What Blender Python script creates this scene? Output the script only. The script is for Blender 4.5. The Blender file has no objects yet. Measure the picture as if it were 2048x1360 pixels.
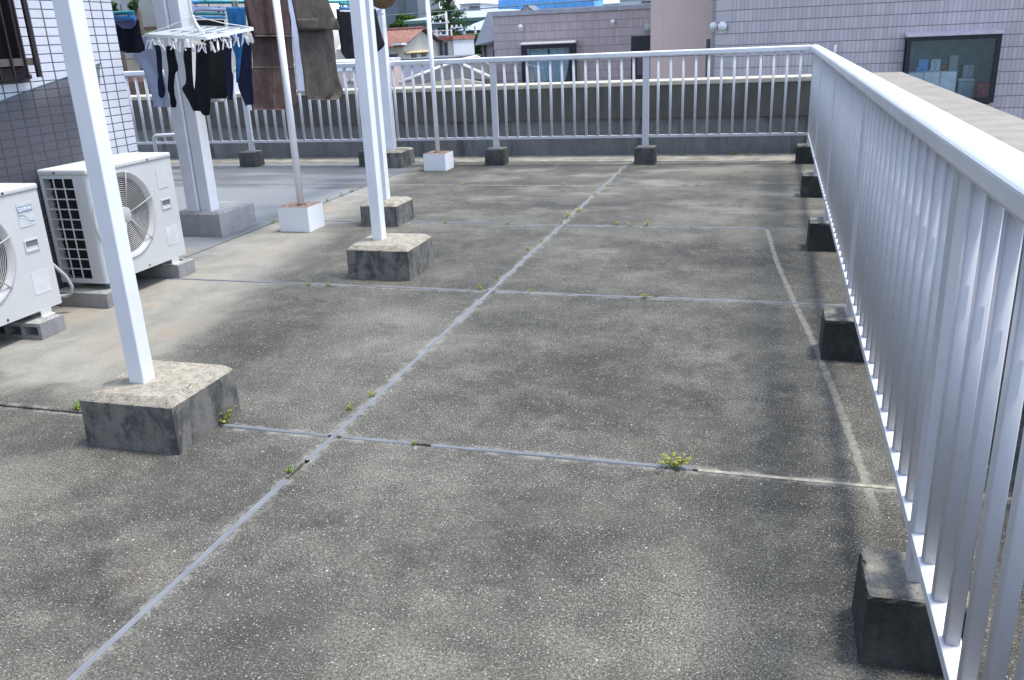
import bpy, bmesh, math, random
from mathutils import Vector, Matrix
random.seed(7)
R = math.radians
SC = bpy.context.scene
COL = SC.collection

# ---------------------------------------------------------------- camera
cam = bpy.data.cameras.new('camera')
cam.sensor_width = 36.0
cam.lens = 1734.47 / 2048 * 36.0
cam.clip_start = 0.05
cam.clip_end = 1500
co = bpy.data.objects.new('camera', cam)
COL.objects.link(co)
r_ = Vector((0.95966, 0.27791, -0.04257)); u_ = Vector((-0.05345, 0.32899, 0.94282)); f_ = Vector((-0.27602, 0.90251, -0.33057))
m3 = Matrix((r_, u_, -f_)).transposed()
co.matrix_world = Matrix.Translation((0, 0, 1.55)) @ m3.to_4x4()
SC.camera = co

# ---------------------------------------------------------------- sky, sun, exposure
SUN = Vector((0.30, 0.15, 1.0)).normalized()      # direction towards the sun
EL = math.asin(SUN.z)
AZ = math.atan2(SUN.x, SUN.y)
w = bpy.data.worlds.new('World'); SC.world = w; w.use_nodes = True
wn = w.node_tree.nodes; wl_ = w.node_tree.links
bg = wn['Background']
sky = wn.new('ShaderNodeTexSky'); sky.sky_type = 'NISHITA'; sky.sun_disc = False
sky.sun_elevation = EL; sky.sun_rotation = AZ
sky.air_density = 0.9; sky.dust_density = 1.5; sky.ozone_density = 1.5
hs_ = wn.new('ShaderNodeHueSaturation'); hs_.inputs['Saturation'].default_value = 0.62      # thin bright haze over the whole sky
wl_.new(sky.outputs[0], hs_.inputs['Color'])
tint = wn.new('ShaderNodeMix'); tint.data_type = 'RGBA'; tint.blend_type = 'MULTIPLY'; tint.inputs[0].default_value = 1.0
wl_.new(hs_.outputs[0], tint.inputs[6]); tint.inputs[7].default_value = (0.93, 0.99, 1.08, 1)
wl_.new(tint.outputs[2], bg.inputs[0]); bg.inputs[1].default_value = 0.15
sl = bpy.data.lights.new('sun', 'SUN'); sl.energy = 1.6; sl.angle = R(12.0); sl.color = (1.0, 0.95, 0.87)
so = bpy.data.objects.new('sun', sl); COL.objects.link(so)
so.rotation_euler = (-SUN).to_track_quat('-Z', 'Y').to_euler(); so.location = (5, 3, 15)
vs = SC.view_settings
vs.view_transform = 'Standard'; vs.look = 'None'; vs.gamma = 1.0; vs.exposure = 1.42; vs.use_curve_mapping = False

# ---------------------------------------------------------------- material helpers
class NT:
    def __init__(self, name):
        self.m = bpy.data.materials.new(name); self.m.use_nodes = True
        self.t = self.m.node_tree; self.t.nodes.clear()
        self.out = self.t.nodes.new('ShaderNodeOutputMaterial')
        self._pos = None
    def n(self, typ, props=None, **ins):
        nd = self.t.nodes.new('ShaderNode' + typ)
        for k, v in (props or {}).items(): setattr(nd, k, v)
        for k, v in ins.items():
            key = int(k[1:]) if k[0] == 'i' and k[1:].isdigit() else k.replace('_', ' ')
            s = nd.inputs[key]
            if hasattr(v, 'is_linked'): self.t.links.new(v, s)
            elif isinstance(v, bpy.types.Node): self.t.links.new(v.outputs[0], s)
            else:
                if isinstance(v, tuple) and len(v) == 3 and s.type == 'RGBA': v = v + (1,)
                s.default_value = v
        return nd
    def pos(self):
        if self._pos is None: self._pos = self.n('NewGeometry').outputs['Position']
        return self._pos
    def xyz(self):
        s = self.n('SeparateXYZ', Vector=self.pos()); return s.outputs[0], s.outputs[1], s.outputs[2]
    def op(self, o, a, b=0.0, c=0.0):
        return self.n('Math', {'operation': o}, i0=a, i1=b, i2=c).outputs[0]
    def noise(self, sc, det=4.0, vec=None, rough=0.55, dist=0.0):
        return self.n('TexNoise', None, Vector=vec or self.pos(), Scale=sc, Detail=det, Roughness=rough, Distortion=dist).outputs[0]
    def voro(self, sc, vec=None, feature='F1'):
        return self.n('TexVoronoi', {'feature': feature}, Vector=vec or self.pos(), Scale=sc)
    def scale(self, v, s):
        return self.n('VectorMath', {'operation': 'MULTIPLY'}, i0=v, i1=s).outputs[0]
    def mr(self, x, a, b, c=0.0, d=1.0, smooth=True):
        return self.n('MapRange', {'interpolation_type': 'SMOOTHSTEP' if smooth else 'LINEAR'}, i0=x, i1=a, i2=b, i3=c, i4=d).outputs[0]
    def mix(self, f, a, b, mode='MIX'):
        nd = self.t.nodes.new('ShaderNodeMix'); nd.data_type = 'RGBA'; nd.blend_type = mode
        for i, v in ((0, f), (6, a), (7, b)):
            s = nd.inputs[i]
            if hasattr(v, 'is_linked'): self.t.links.new(v, s)
            else: s.default_value = v + (1,) if isinstance(v, tuple) and len(v) == 3 else v
        return nd.outputs[2]
    def bump(self, h, strength=0.3, dist=0.01):
        return self.n('Bump', None, Height=h, Strength=strength, Distance=dist).outputs[0]
    def bsdf(self, color, rough=0.6, metal=0.0, normal=None, spec=0.4, **kw):
        b = self.n('BsdfPrincipled', None, Base_Color=color, Roughness=rough, Metallic=metal, **kw)
        b.inputs['Specular IOR Level'].default_value = spec
        if normal is not None: self.t.links.new(normal, b.inputs['Normal'])
        self.t.links.new(b.outputs[0], self.out.inputs[0]); return b

def simple(name, col, rough=0.6, metal=0.0, var=0.12, sc=6.0, bump=0.0, bsc=80.0, spec=0.4, dirt=None, dirt_amt=0.0):
    t = NT(name)
    n1 = t.noise(sc, 5.0)
    lo = tuple(c * (1 - var) for c in col); hi = tuple(min(1, c * (1 + var)) for c in col)
    c = t.mix(t.mr(n1, 0.3, 0.7), lo, hi)
    if dirt:
        c = t.mix(t.op('MULTIPLY', t.mr(t.noise(sc * 2.3, 7.0, rough=0.7), 0.5, 0.75), dirt_amt), c, dirt)
    nm = t.bump(t.noise(bsc, 3.0), bump, 0.004) if bump else None
    t.bsdf(c, rough, metal, nm, spec)
    return t.m

def cloth_mat(name, col, sc=500.0, var=0.25):
    t = NT(name)
    n = t.noise(14.0, 5.0); g = t.noise(sc, 2.0)
    c = t.mix(t.mr(n, 0.3, 0.7), tuple(x * (1 - var) for x in col), tuple(min(1, x * (1 + var)) for x in col))
    c = t.mix(t.mr(g, 0.35, 0.65, 0.0, 0.35), c, tuple(x * 0.6 for x in col))
    t.bsdf(c, 0.9, 0, t.bump(g, 0.25, 0.003), 0.15)
    return t.m

# ---- terrace floor: weathered concrete with white grit
JX = (-1.70,); JXL = -4.43; JY = (0.87, 2.94, 5.12, 7.16, 9.17)
def floor_mat():
    t = NT('weathered_concrete')
    x, y, z = t.xyz()
    big = t.noise(0.9, 4.0, rough=0.6); med = t.noise(3.2, 6.0, rough=0.65, dist=0.4); small = t.noise(13.0, 5.0, rough=0.7)
    grain = t.noise(150.0, 3.0, rough=0.7)
    fine = t.noise(330.0, 2.0)
    # mottled grey body
    f = t.op('ADD', t.op('MULTIPLY', big, 0.85), t.op('ADD', t.op('MULTIPLY', med, 0.55), t.op('MULTIPLY', small, 0.40)))
    f = t.mr(f, 0.56, 1.24)
    # a few broad stains and worn areas with their own shapes
    def blot(cx, cy, rx, ry, wob=0.55):
        dx = t.op('DIVIDE', t.op('SUBTRACT', x, cx), rx); dy = t.op('DIVIDE', t.op('SUBTRACT', y, cy), ry)
        r = t.op('SQRT', t.op('ADD', t.op('MULTIPLY', dx, dx), t.op('MULTIPLY', dy, dy)))
        return t.mr(t.op('ADD', t.op('ADD', r, t.op('MULTIPLY', t.op('SUBTRACT', med, 0.5), wob * 3)), t.op('MULTIPLY', t.op('SUBTRACT', small, 0.5), 0.9)), 1.05, 0.45)
    for args in ((-0.75, 3.9, .75, .8), (-2.35, 1.75, .6, .55), (-0.95, 2.25, .5, .35), (-2.75, 4.0, .30, .9), (-0.6, 6.2, .9, .55), (-2.6, 6.3, .5, .6), (-2.6, 8.1, .8, .5), (0.1, 3.2, .12, 1.1)):
        f = t.op('SUBTRACT', f, t.op('MULTIPLY', blot(*args), 0.20))
    for args in ((-0.28, 2.0, .42, .50), (-0.05, 3.6, .12, .3), (-2.1, 4.4, .35, .5), (-2.15, 3.2, .35, .2), (-0.6, 9.0, .7, .5), (-0.5, 10.1, .9, .5), (-0.9, 1.5, .5, .4)):
        f = t.op('ADD', f, t.op('MULTIPLY', blot(*args), 0.24))
    dark = t.mix(t.mr(f, 0.0, 1.0, 0.0, 1.0, False), (0.050, 0.0495, 0.044), (0.104, 0.101, 0.087))
    brown = t.mr(t.noise(1.7, 4.0, vec=t.scale(t.pos(), (1.0, 1.3, 1.0))), 0.54, 0.75, 0.0, 0.4)
    dark = t.mix(brown, dark, (0.092, 0.079, 0.061))
    # salt and pepper grit, denser where the surface is worn
    grain2 = t.noise(85.0, 4.0, rough=0.85)
    push = t.op('MULTIPLY', t.op('SUBTRACT', f, 0.55), 0.13)
    g1 = t.mr(t.op('ADD', grain, push), 0.55, 0.62, 0.0, 0.85)
    dark = t.mix(g1, dark, (0.275, 0.265, 0.222))
    g3 = t.mr(t.op('ADD', grain2, push), 0.57, 0.66, 0.0, 0.75)
    dark = t.mix(g3, dark, (0.250, 0.240, 0.200))
    g2 = t.mr(t.op('ADD', grain, t.op('MULTIPLY', push, 0.5)), 0.46, 0.36, 0.0, 0.85)
    dark = t.mix(g2, dark, (0.018, 0.019, 0.017))
    # pale clean zone along the building
    edge = t.op('ADD', x, t.op('MULTIPLY', t.op('SUBTRACT', med, 0.5), 0.9))
    edge = t.op('ADD', edge, t.op('MULTIPLY', t.op('SUBTRACT', big, 0.5), 0.7))
    edge = t.op('ADD', edge, t.op('MULTIPLY', t.op('SUBTRACT', y, 4.2), 0.20))
    lm = t.mr(edge, -3.0, -3.4)
    ynz = t.op('ADD', y, t.op('MULTIPLY', t.op('SUBTRACT', med, 0.5), 0.5))
    lm = t.op('MULTIPLY', lm, t.mr(ynz, 2.95, 3.35))
    light = t.mix(t.mr(med, 0.3, 0.7), (0.205, 0.198, 0.168), (0.31, 0.30, 0.26))
    light = t.mix(t.mr(grain, 0.50, 0.40, 0.0, 0.55), light, (0.12, 0.115, 0.102))
    light = t.mix(t.mr(grain, 0.56, 0.64, 0.0, 0.45), light, (0.40, 0.39, 0.345))
    light = t.mix(t.mr(small, 0.55, 0.70, 0.0, 0.35), light, (0.165, 0.16, 0.142))
    warm = t.mr(t.noise(1.6, 5.0, rough=0.65), 0.50, 0.70, 0.0, 0.45)
    light = t.mix(warm, light, (0.29, 0.225, 0.15))
    c = t.mix(lm, dark, light)
    # beyond the left joint the slab is smoother and blue grey, darker and streaked towards its far end
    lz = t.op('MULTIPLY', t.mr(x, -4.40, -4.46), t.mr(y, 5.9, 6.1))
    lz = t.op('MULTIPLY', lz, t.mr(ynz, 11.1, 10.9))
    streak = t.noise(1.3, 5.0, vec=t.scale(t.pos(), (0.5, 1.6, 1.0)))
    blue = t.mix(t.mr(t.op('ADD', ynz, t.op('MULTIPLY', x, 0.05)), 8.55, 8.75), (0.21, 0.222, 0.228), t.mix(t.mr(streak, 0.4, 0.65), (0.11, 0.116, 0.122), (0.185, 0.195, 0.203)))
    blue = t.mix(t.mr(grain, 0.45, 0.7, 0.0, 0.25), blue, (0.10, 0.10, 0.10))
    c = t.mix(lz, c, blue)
    # pale patches in the far right bays and a pale gutter edge
    far = t.op('MULTIPLY', t.mr(t.noise(1.1, 5.0, vec=t.scale(t.pos(), (1.0, 1.8, 1.0)), rough=0.6), 0.50, 0.68), t.mr(y, 6.0, 9.5, 0.1, 0.75))
    c = t.mix(t.op('MULTIPLY', far, t.mr(x, -3.6, -3.0)), c, (0.235, 0.225, 0.19))
    worn = t.mr(t.noise(2.1, 7.0, rough=0.72), 0.57, 0.72, 0.0, 0.75)
    worn = t.op('MULTIPLY', worn, t.mr(grain, 0.42, 0.6))
    c = t.mix(t.op('MULTIPLY', worn, t.mr(x, -3.9, -3.2)), c, (0.28, 0.265, 0.22))
    # mortar remains beside the joint strips
    d = t.op('ABSOLUTE', t.op('ADD', x, 1.70))
    for jy in JY[1:4]:
        d = t.op('MINIMUM', d, t.op('ABSOLUTE', t.op('SUBTRACT', y, jy)))
    mo = t.op('MULTIPLY', t.mr(d, 0.05, 0.014), t.mr(t.noise(9.0, 6.0, rough=0.8), 0.44, 0.60))
    c = t.mix(t.op('MULTIPLY', mo, 0.55), c, (0.34, 0.33, 0.29))
    # thin smear of mortar trowelled along the right side
    fc = t.n('FloatCurve', None, i1=t.mr(y, 2.6, 7.2, 0.0, 1.0, False))
    cvp = [(2.6, .41), (3.4, .352), (4.25, .278), (5.2, .17), (6.2, .065), (6.95, .01), (7.2, -.02)]
    cu = fc.mapping.curves[0]
    for i, (yy, xx) in enumerate(cvp):
        px, py = (yy - 2.6) / 4.6, (xx + .1) / .6
        if i == 0: cu.points[0].location = (px, py)
        elif i == len(cvp) - 1: cu.points[-1].location = (px, py)
        else: cu.points.new(px, py)
    fc.mapping.update()
    sx = t.op('SUBTRACT', t.op('MULTIPLY', fc.outputs[0], .6), .1)
    sd = t.op('ABSOLUTE', t.op('SUBTRACT', x, t.op('ADD', sx, t.op('MULTIPLY', t.op('SUBTRACT', small, .5), .035))))
    sm_ = t.op('MULTIPLY', t.mr(sd, .021, .009), t.op('MULTIPLY', t.mr(y, 2.62, 2.95), t.mr(y, 7.16, 7.13)))
    sm_ = t.op('MULTIPLY', sm_, t.mr(t.noise(30.0, 5.0, rough=0.8), 0.34, 0.56, 0.25, 1.0))
    c = t.mix(t.op('MULTIPLY', sm_, .8), c, (0.27, 0.262, 0.222))
    # worn, paler concrete close to the camera
    nearw = t.op('MULTIPLY', t.mr(y, 3.4, 1.8), t.mr(t.noise(1.5, 5.0, rough=0.65), 0.44, 0.66, 0.0, 0.55))
    nearw = t.op('MULTIPLY', nearw, t.mr(grain2, 0.40, 0.58))
    c = t.mix(nearw, c, (0.27, 0.258, 0.212))
    # rust stains in the near left bay
    ru = t.op('MULTIPLY', t.mr(t.noise(3.6, 5.0), 0.60, 0.74), t.op('MULTIPLY', t.mr(x, -1.6, -1.9), t.mr(y, 2.9, 2.5)))
    c = t.mix(t.op('MULTIPLY', ru, 0.45), c, (0.115, 0.075, 0.05))
    # white stone chips, a few sizes
    keep = t.op('SUBTRACT', 1.0, t.op('MAXIMUM', t.op('MULTIPLY', lm, 0.85), lz))
    for sc, thr, rad, val, amt in ((38.0, 0.978, 0.13, 0.60, 1.0), (62.0, 0.95, 0.16, 0.54, 0.9), (110.0, 0.87, 0.24, 0.46, 0.9), (170.0, 0.80, 0.30, 0.33, 0.75)):
        v = t.voro(sc)
        hit = t.op('MULTIPLY', t.op('GREATER_THAN', t.n('SeparateColor', None, Color=v.outputs['Color']).outputs[0], thr), t.mr(t.op('ADD', v.outputs['Distance'], t.op('MULTIPLY', t.op('SUBTRACT', fine, 0.5), 0.30)), rad + 0.05, rad - 0.05))
        hit = t.op('MULTIPLY', t.op('MULTIPLY', hit, keep), amt)
        c = t.mix(hit, c, (val, val * 0.98, val * 0.93))
    hgt = t.op('ADD', grain, t.op('MULTIPLY', fine, 0.6))
    hgt = t.op('ADD', hgt, t.op('MULTIPLY', grain2, 1.0))
    t.bsdf(c, 0.88, 0, t.bump(hgt, 0.55, 0.006), 0.25)
    return t.m

def block_mat(name, top, side_lo, side_hi, moss, moss_amt, cream=0.3):
    t = NT(name)
    g = t.n('NewGeometry')
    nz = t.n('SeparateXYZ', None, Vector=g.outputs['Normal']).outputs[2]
    st = t.noise(1.0, 6.0, vec=t.scale(t.pos(), (9.0, 9.0, 2.6)), rough=0.62, dist=0.6)
    n2 = t.noise(22.0, 5.0, rough=0.7); gr = t.noise(190.0, 3.0)
    side = t.mix(t.mr(t.op('ADD', t.op('MULTIPLY', st, 0.65), t.op('MULTIPLY', n2, 0.35)), 0.40, 0.60), side_lo, side_hi)
    pat = t.noise(1.0, 6.0, vec=t.scale(t.pos(), (7.0, 7.0, 3.6)), rough=0.7, dist=1.2)
    side = t.mix(t.mr(pat, 0.50, 0.60, 0.0, cream), side, (0.36, 0.33, 0.27))
    mo = t.mr(t.op('ADD', t.op('MULTIPLY', st, 0.5), t.op('MULTIPLY', t.noise(5.0, 5.0), 0.5)), 0.30, 0.56)
    side = t.mix(t.op('MULTIPLY', mo, moss_amt), side, moss)
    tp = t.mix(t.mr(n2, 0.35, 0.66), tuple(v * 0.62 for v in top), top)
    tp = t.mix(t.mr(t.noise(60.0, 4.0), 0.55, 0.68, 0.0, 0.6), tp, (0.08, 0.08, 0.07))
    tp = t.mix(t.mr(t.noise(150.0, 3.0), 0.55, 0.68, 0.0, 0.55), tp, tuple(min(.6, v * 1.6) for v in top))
    c = t.mix(t.mr(nz, 0.15, 0.6), side, tp)  # tops paler than the stained sides; part of that is sunlight in the colour
    c = t.mix(t.mr(gr, 0.42, 0.66, 0.0, 0.4), c, (0.08, 0.08, 0.075))
    t.bsdf(c, 0.9, 0, t.bump(t.op('ADD', gr, t.op('MULTIPLY', n2, 1.2)), 0.5, 0.005), 0.25)
    return t.m

def parapet_mat(name, lo, hi, moss, moss_amt):
    t = NT(name)
    st = t.noise(1.0, 6.0, vec=t.scale(t.pos(), (5.0, 5.0, 0.9)), rough=0.6)
    cl = t.noise(2.6, 6.0, rough=0.65); gr = t.noise(120.0, 3.0)
    c = t.mix(t.mr(t.op('ADD', t.op('MULTIPLY', st, 0.6), t.op('MULTIPLY', cl, 0.4)), 0.36, 0.62), lo, hi)
    c = t.mix(t.op('MULTIPLY', t.mr(st, 0.52, 0.68), moss_amt), c, moss)
    c = t.mix(t.mr(gr, 0.42, 0.66, 0.0, 0.3), c, (0.06, 0.06, 0.06))
    t.bsdf(c, 0.9, 0, t.bump(t.op('ADD', gr, cl), 0.4, 0.006), 0.25)
    return t.m

def tile_facade(name, col, grout, pu, pv, wu, wv, var=0.10):
    """stack-bonded small tiles on a far facade; u runs along the wall, v up"""
    t = NT(name)
    x, y, z = t.xyz()
    u = t.op('ADD', x, t.op('MULTIPLY', y, 0.77))
    u = t.op('DIVIDE', u, pu); v = t.op('DIVIDE', z, pv)
    fu = t.op('FRACT', u); fv = t.op('FRACT', v)
    eu = t.op('ABSOLUTE', t.op('SUBTRACT', fu, 0.5)); ev = t.op('ABSOLUTE', t.op('SUBTRACT', fv, 0.5))
    mu = t.mr(eu, 0.5 - wu, 0.5 - wu * 0.4); mv = t.mr(ev, 0.5 - wv, 0.5 - wv * 0.4)
    g = t.op('MAXIMUM', t.op('MULTIPLY', mu, 0.8), mv)
    cell = t.n('CombineXYZ', None, X=t.op('FLOOR', u), Y=t.op('FLOOR', v), Z=0.0)
    wn_ = t.n('TexWhiteNoise', {'noise_dimensions': '3D'}, Vector=cell.outputs[0]).outputs[0]
    c = t.mix(wn_, tuple(a * (1 - var) for a in col), tuple(a * (1 + var) for a in col))
    c = t.mix(t.mr(t.noise(0.7, 4.0), 0.3, 0.7, 0.0, 0.2), c, tuple(a * 0.8 for a in col))
    c = t.mix(g, c, grout)
    t.bsdf(c, 0.45, 0, t.bump(t.op('SUBTRACT', 1.0, g), 0.3, 0.006), 0.4)
    return t.m

def leaf_mat(name, a, b, c2):
    t = NT(name)
    ri = t.n('NewGeometry').outputs['Random Per Island']
    c = t.mix(ri, a, b)
    c = t.mix(t.mr(t.noise(1.2, 3.0), 0.45, 0.65, 0.0, 0.7), c, c2)
    d = t.n('BsdfDiffuse', None, Color=c); tr = t.n('BsdfTranslucent', None, Color=c)
    mx = t.n('MixShader', None, i0=0.35, i1=d.outputs[0], i2=tr.outputs[0])
    t.t.links.new(mx.outputs[0], t.out.inputs[0])
    return t.m

def glass_mat(name, tint, refl=0.12, rough=0.02):
    t = NT(name)
    tr = t.n('BsdfTransparent', None, Color=tint)
    gl = t.n('BsdfGlossy', None, Color=(0.9, 0.95, 1.0), Roughness=rough)
    fr = t.n('Fresnel', None, IOR=1.5).outputs[0]
    mx = t.n('MixShader', None, i0=t.op('ADD', fr, refl), i1=tr.outputs[0], i2=gl.outputs[0])
    t.t.links.new(mx.outputs[0], t.out.inputs[0])
    return t.m

def sheet_mat():
    """smoked plastic sheet with dried dirt"""
    t = NT('smoked_plastic')
    tr = t.n('BsdfTransparent', None, Color=(0.66, 0.66, 0.69))
    d1 = t.mr(t.noise(9.0, 6.0, rough=0.75), 0.60, 0.68)
    d2 = t.mr(t.noise(28.0, 5.0, vec=t.scale(t.pos(), (1.0, 0.55, 2.4))), 0.66, 0.72)
    dirt = t.op('MULTIPLY', d1, t.op('MAXIMUM', d2, 0.15))
    df = t.n('BsdfPrincipled', None, Base_Color=t.mix(dirt, (0.15, 0.15, 0.16), (0.03, 0.03, 0.03)), Roughness=0.35)
    mx = t.n('MixShader', None, i0=t.op('MAXIMUM', t.op('MULTIPLY', dirt, 0.85), 0.27), i1=tr.outputs[0], i2=df.outputs[0])
    t.t.links.new(mx.outputs[0], t.out.inputs[0])
    return t.m

def rust_top_mat():
    t = NT('rusty_white_paint')
    g = t.n('NewGeometry')
    nz = t.n('SeparateXYZ', None, Vector=g.outputs['Normal']).outputs[2]
    n = t.noise(30.0, 5.0)
    rust = t.mix(n, (0.10, 0.055, 0.035), (0.25, 0.155, 0.10))
    white = t.mix(t.mr(t.noise(14.0, 5.0), 0.6, 0.75, 0, 0.25), (0.80, 0.81, 0.82), (0.55, 0.5, 0.44))
    f = t.op('MULTIPLY', t.mr(nz, 0.4, 0.8), t.mr(n, 0.28, 0.42))
    chips = t.op('MULTIPLY', t.mr(t.noise(45.0, 3.0), 0.66, 0.70), 0.8)
    z = t.xyz()[2]
    low = t.op('MULTIPLY', chips, t.op('MAXIMUM', t.mr(z, 0.05, 0.0), t.mr(z, 0.19, 0.215)))
    c = t.mix(t.op('MAXIMUM', f, low), white, rust)
    t.bsdf(c, 0.55, 0, t.bump(n, 0.15, 0.003), 0.35)
    return t.m

def rail_mat():
    t = NT('painted_aluminium')
    n = t.noise(3.0, 5.0, vec=t.scale(t.pos(), (3.0, 3.0, 0.6)))
    c = t.mix(t.mr(n, 0.3, 0.7), (0.53, 0.535, 0.555), (0.57, 0.575, 0.595))
    c = t.mix(t.op('MULTIPLY', t.mr(t.noise(11.0, 6.0, rough=0.7), 0.56, 0.74), 0.22), c, (0.36, 0.35, 0.34))
    t.bsdf(c, 0.70, 0.0, None, 0.12)
    return t.m

M = dict(
    floor=floor_mat(),
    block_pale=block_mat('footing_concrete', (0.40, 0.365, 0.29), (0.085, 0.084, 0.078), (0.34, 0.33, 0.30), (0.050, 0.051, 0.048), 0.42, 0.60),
    block_grey=block_mat('grey_footing_concrete', (0.44, 0.44, 0.425), (0.40, 0.395, 0.385), (0.50, 0.49, 0.475), (0.34, 0.34, 0.33), 0.2, 0.08),
    block_far=block_mat('weathered_footing_concrete', (0.22, 0.21, 0.18), (0.06, 0.062, 0.056), (0.15, 0.15, 0.135), (0.028, 0.034, 0.032), 0.5, 0.12),
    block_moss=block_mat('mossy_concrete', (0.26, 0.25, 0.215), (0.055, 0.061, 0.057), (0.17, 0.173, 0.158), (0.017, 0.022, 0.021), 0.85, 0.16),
    cblock=block_mat('cement_block', (0.38, 0.37, 0.35), (0.27, 0.255, 0.25), (0.37, 0.355, 0.345), (0.22, 0.21, 0.2), 0.25, 0.10),
    cap=parapet_mat('coping_concrete', (0.44, 0.41, 0.32), (0.58, 0.54, 0.42), (0.3, 0.28, 0.23), 0.3),
    capr=parapet_mat('brown_grey_concrete', (0.23, 0.213, 0.183), (0.31, 0.288, 0.25), (0.20, 0.19, 0.17), 0.3),
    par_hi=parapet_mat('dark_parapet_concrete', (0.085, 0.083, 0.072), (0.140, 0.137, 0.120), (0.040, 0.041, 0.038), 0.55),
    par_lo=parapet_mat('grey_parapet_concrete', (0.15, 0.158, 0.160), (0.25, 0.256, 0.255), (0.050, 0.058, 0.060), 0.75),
    strip=simple('joint_rubber', (0.160, 0.174, 0.192), 0.6, 0, 0.14, 7, 0.15, 150),
    mortar=simple('old_mortar', (0.33, 0.31, 0.25), 0.95, 0, 0.3, 20, 0.6, 200),
    rail=rail_mat(),
    railw=simple('sunlit_rail', (0.70, 0.725, 0.76), 0.35, 0.2, 0.05, 4, spec=0.5),  # paler copy of the rail paint; sunlight on the top rail put into the colour
    post=simple('white_post_paint', (0.80, 0.81, 0.84), 0.45, 0, 0.03, 3, dirt=(0.55, 0.55, 0.52), dirt_amt=0.25),
    rust=rust_top_mat(),
    pole=simple('white_pole_paint', (0.84, 0.85, 0.86), 0.4, 0, 0.03, 5),
    ac=simple('ac_white', (0.55, 0.55, 0.525), 0.42, 0, 0.03, 4, dirt=(0.55, 0.54, 0.50), dirt_amt=0.35),
    acbeige=simple('aged_grille_plastic', (0.46, 0.445, 0.42), 0.5, 0, 0.08, 8),
    acdark=simple('ac_dark_interior', (0.02, 0.021, 0.025), 0.6),
    fins=simple('coil_fins', (0.035, 0.033, 0.04), 0.5, 0.3),
    sticker=simple('faded_sticker', (0.56, 0.56, 0.53), 0.5, 0, 0.05, 30),
    bluestk=simple('blue_sticker', (0.26, 0.32, 0.42), 0.5, 0, 0.08, 30),
    letter=simple('white_lettering', (0.82, 0.83, 0.84), 0.5),
    rustdot=simple('rusty_screw', (0.10, 0.06, 0.04), 0.8),
    hose=simple('grey_hose', (0.45, 0.43, 0.44), 0.5),
    tile=simple('white_wall_tile', (0.60, 0.61, 0.66), 0.25, 0, 0.05, 2.2, spec=0.5, dirt=(0.48, 0.46, 0.46), dirt_amt=0.35),
    grout=simple('dark_grout', (0.085, 0.085, 0.095), 0.9),
    bronze=simple('dark_bronze', (0.035, 0.026, 0.028), 0.4, 0.4, 0.15),
    bronzel=simple('bronze_rail', (0.11, 0.095, 0.085), 0.5, 0.3, 0.15),
    sheet=sheet_mat(),
    sheet_edge=simple('plastic_edge', (0.02, 0.09, 0.075), 0.4),
    teal=simple('teal_plastic', (0.02, 0.27, 0.31), 0.35, 0, 0.1),
    blue_pl=simple('blue_plastic', (0.06, 0.25, 0.55), 0.35),
    pink=simple('pink_peg', (0.62, 0.24, 0.30), 0.4),
    greypeg=simple('grey_peg', (0.32, 0.32, 0.27), 0.5),
    clear=simple('milky_plastic', (0.72, 0.70, 0.70), 0.3),
    white_pl=simple('white_plastic', (0.82, 0.83, 0.82), 0.35, 0, 0.03),
    acduct=simple('fan_duct', (0.10, 0.095, 0.09), 0.6),
    steel=simple('steel_pole', (0.55, 0.56, 0.58), 0.3, 0.6),
    brown=cloth_mat('brown_towel', (0.074, 0.050, 0.047)),
    olive=cloth_mat('grey_brown_towel', (0.082, 0.070, 0.062)),
    seam=cloth_mat('towel_seam', (0.20, 0.155, 0.13)),
    black=cloth_mat('black_cloth', (0.010, 0.011, 0.015)),
    navy=cloth_mat('navy_cloth', (0.018, 0.022, 0.050)),
    darkn=cloth_mat('dark_denim', (0.020, 0.024, 0.040)),
    bluec=cloth_mat('blue_cloth', (0.02, 0.135, 0.36)),
    paleb=cloth_mat('pale_blue_cloth', (0.56, 0.63, 0.82), var=0.06),
    whitec=cloth_mat('white_cloth', (0.66, 0.69, 0.76), var=0.05),
    straw=simple('brown_straw', (0.17, 0.115, 0.06), 0.85, 0, 0.35, 30, 0.5, 120),
    weed=leaf_mat('weed_leaf', (0.38, 0.40, 0.07), (0.50, 0.47, 0.12), (0.27, 0.34, 0.07)),
    weedg=leaf_mat('green_weed_leaf', (0.18, 0.30, 0.03), (0.30, 0.38, 0.06), (0.14, 0.24, 0.03)),
)

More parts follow.
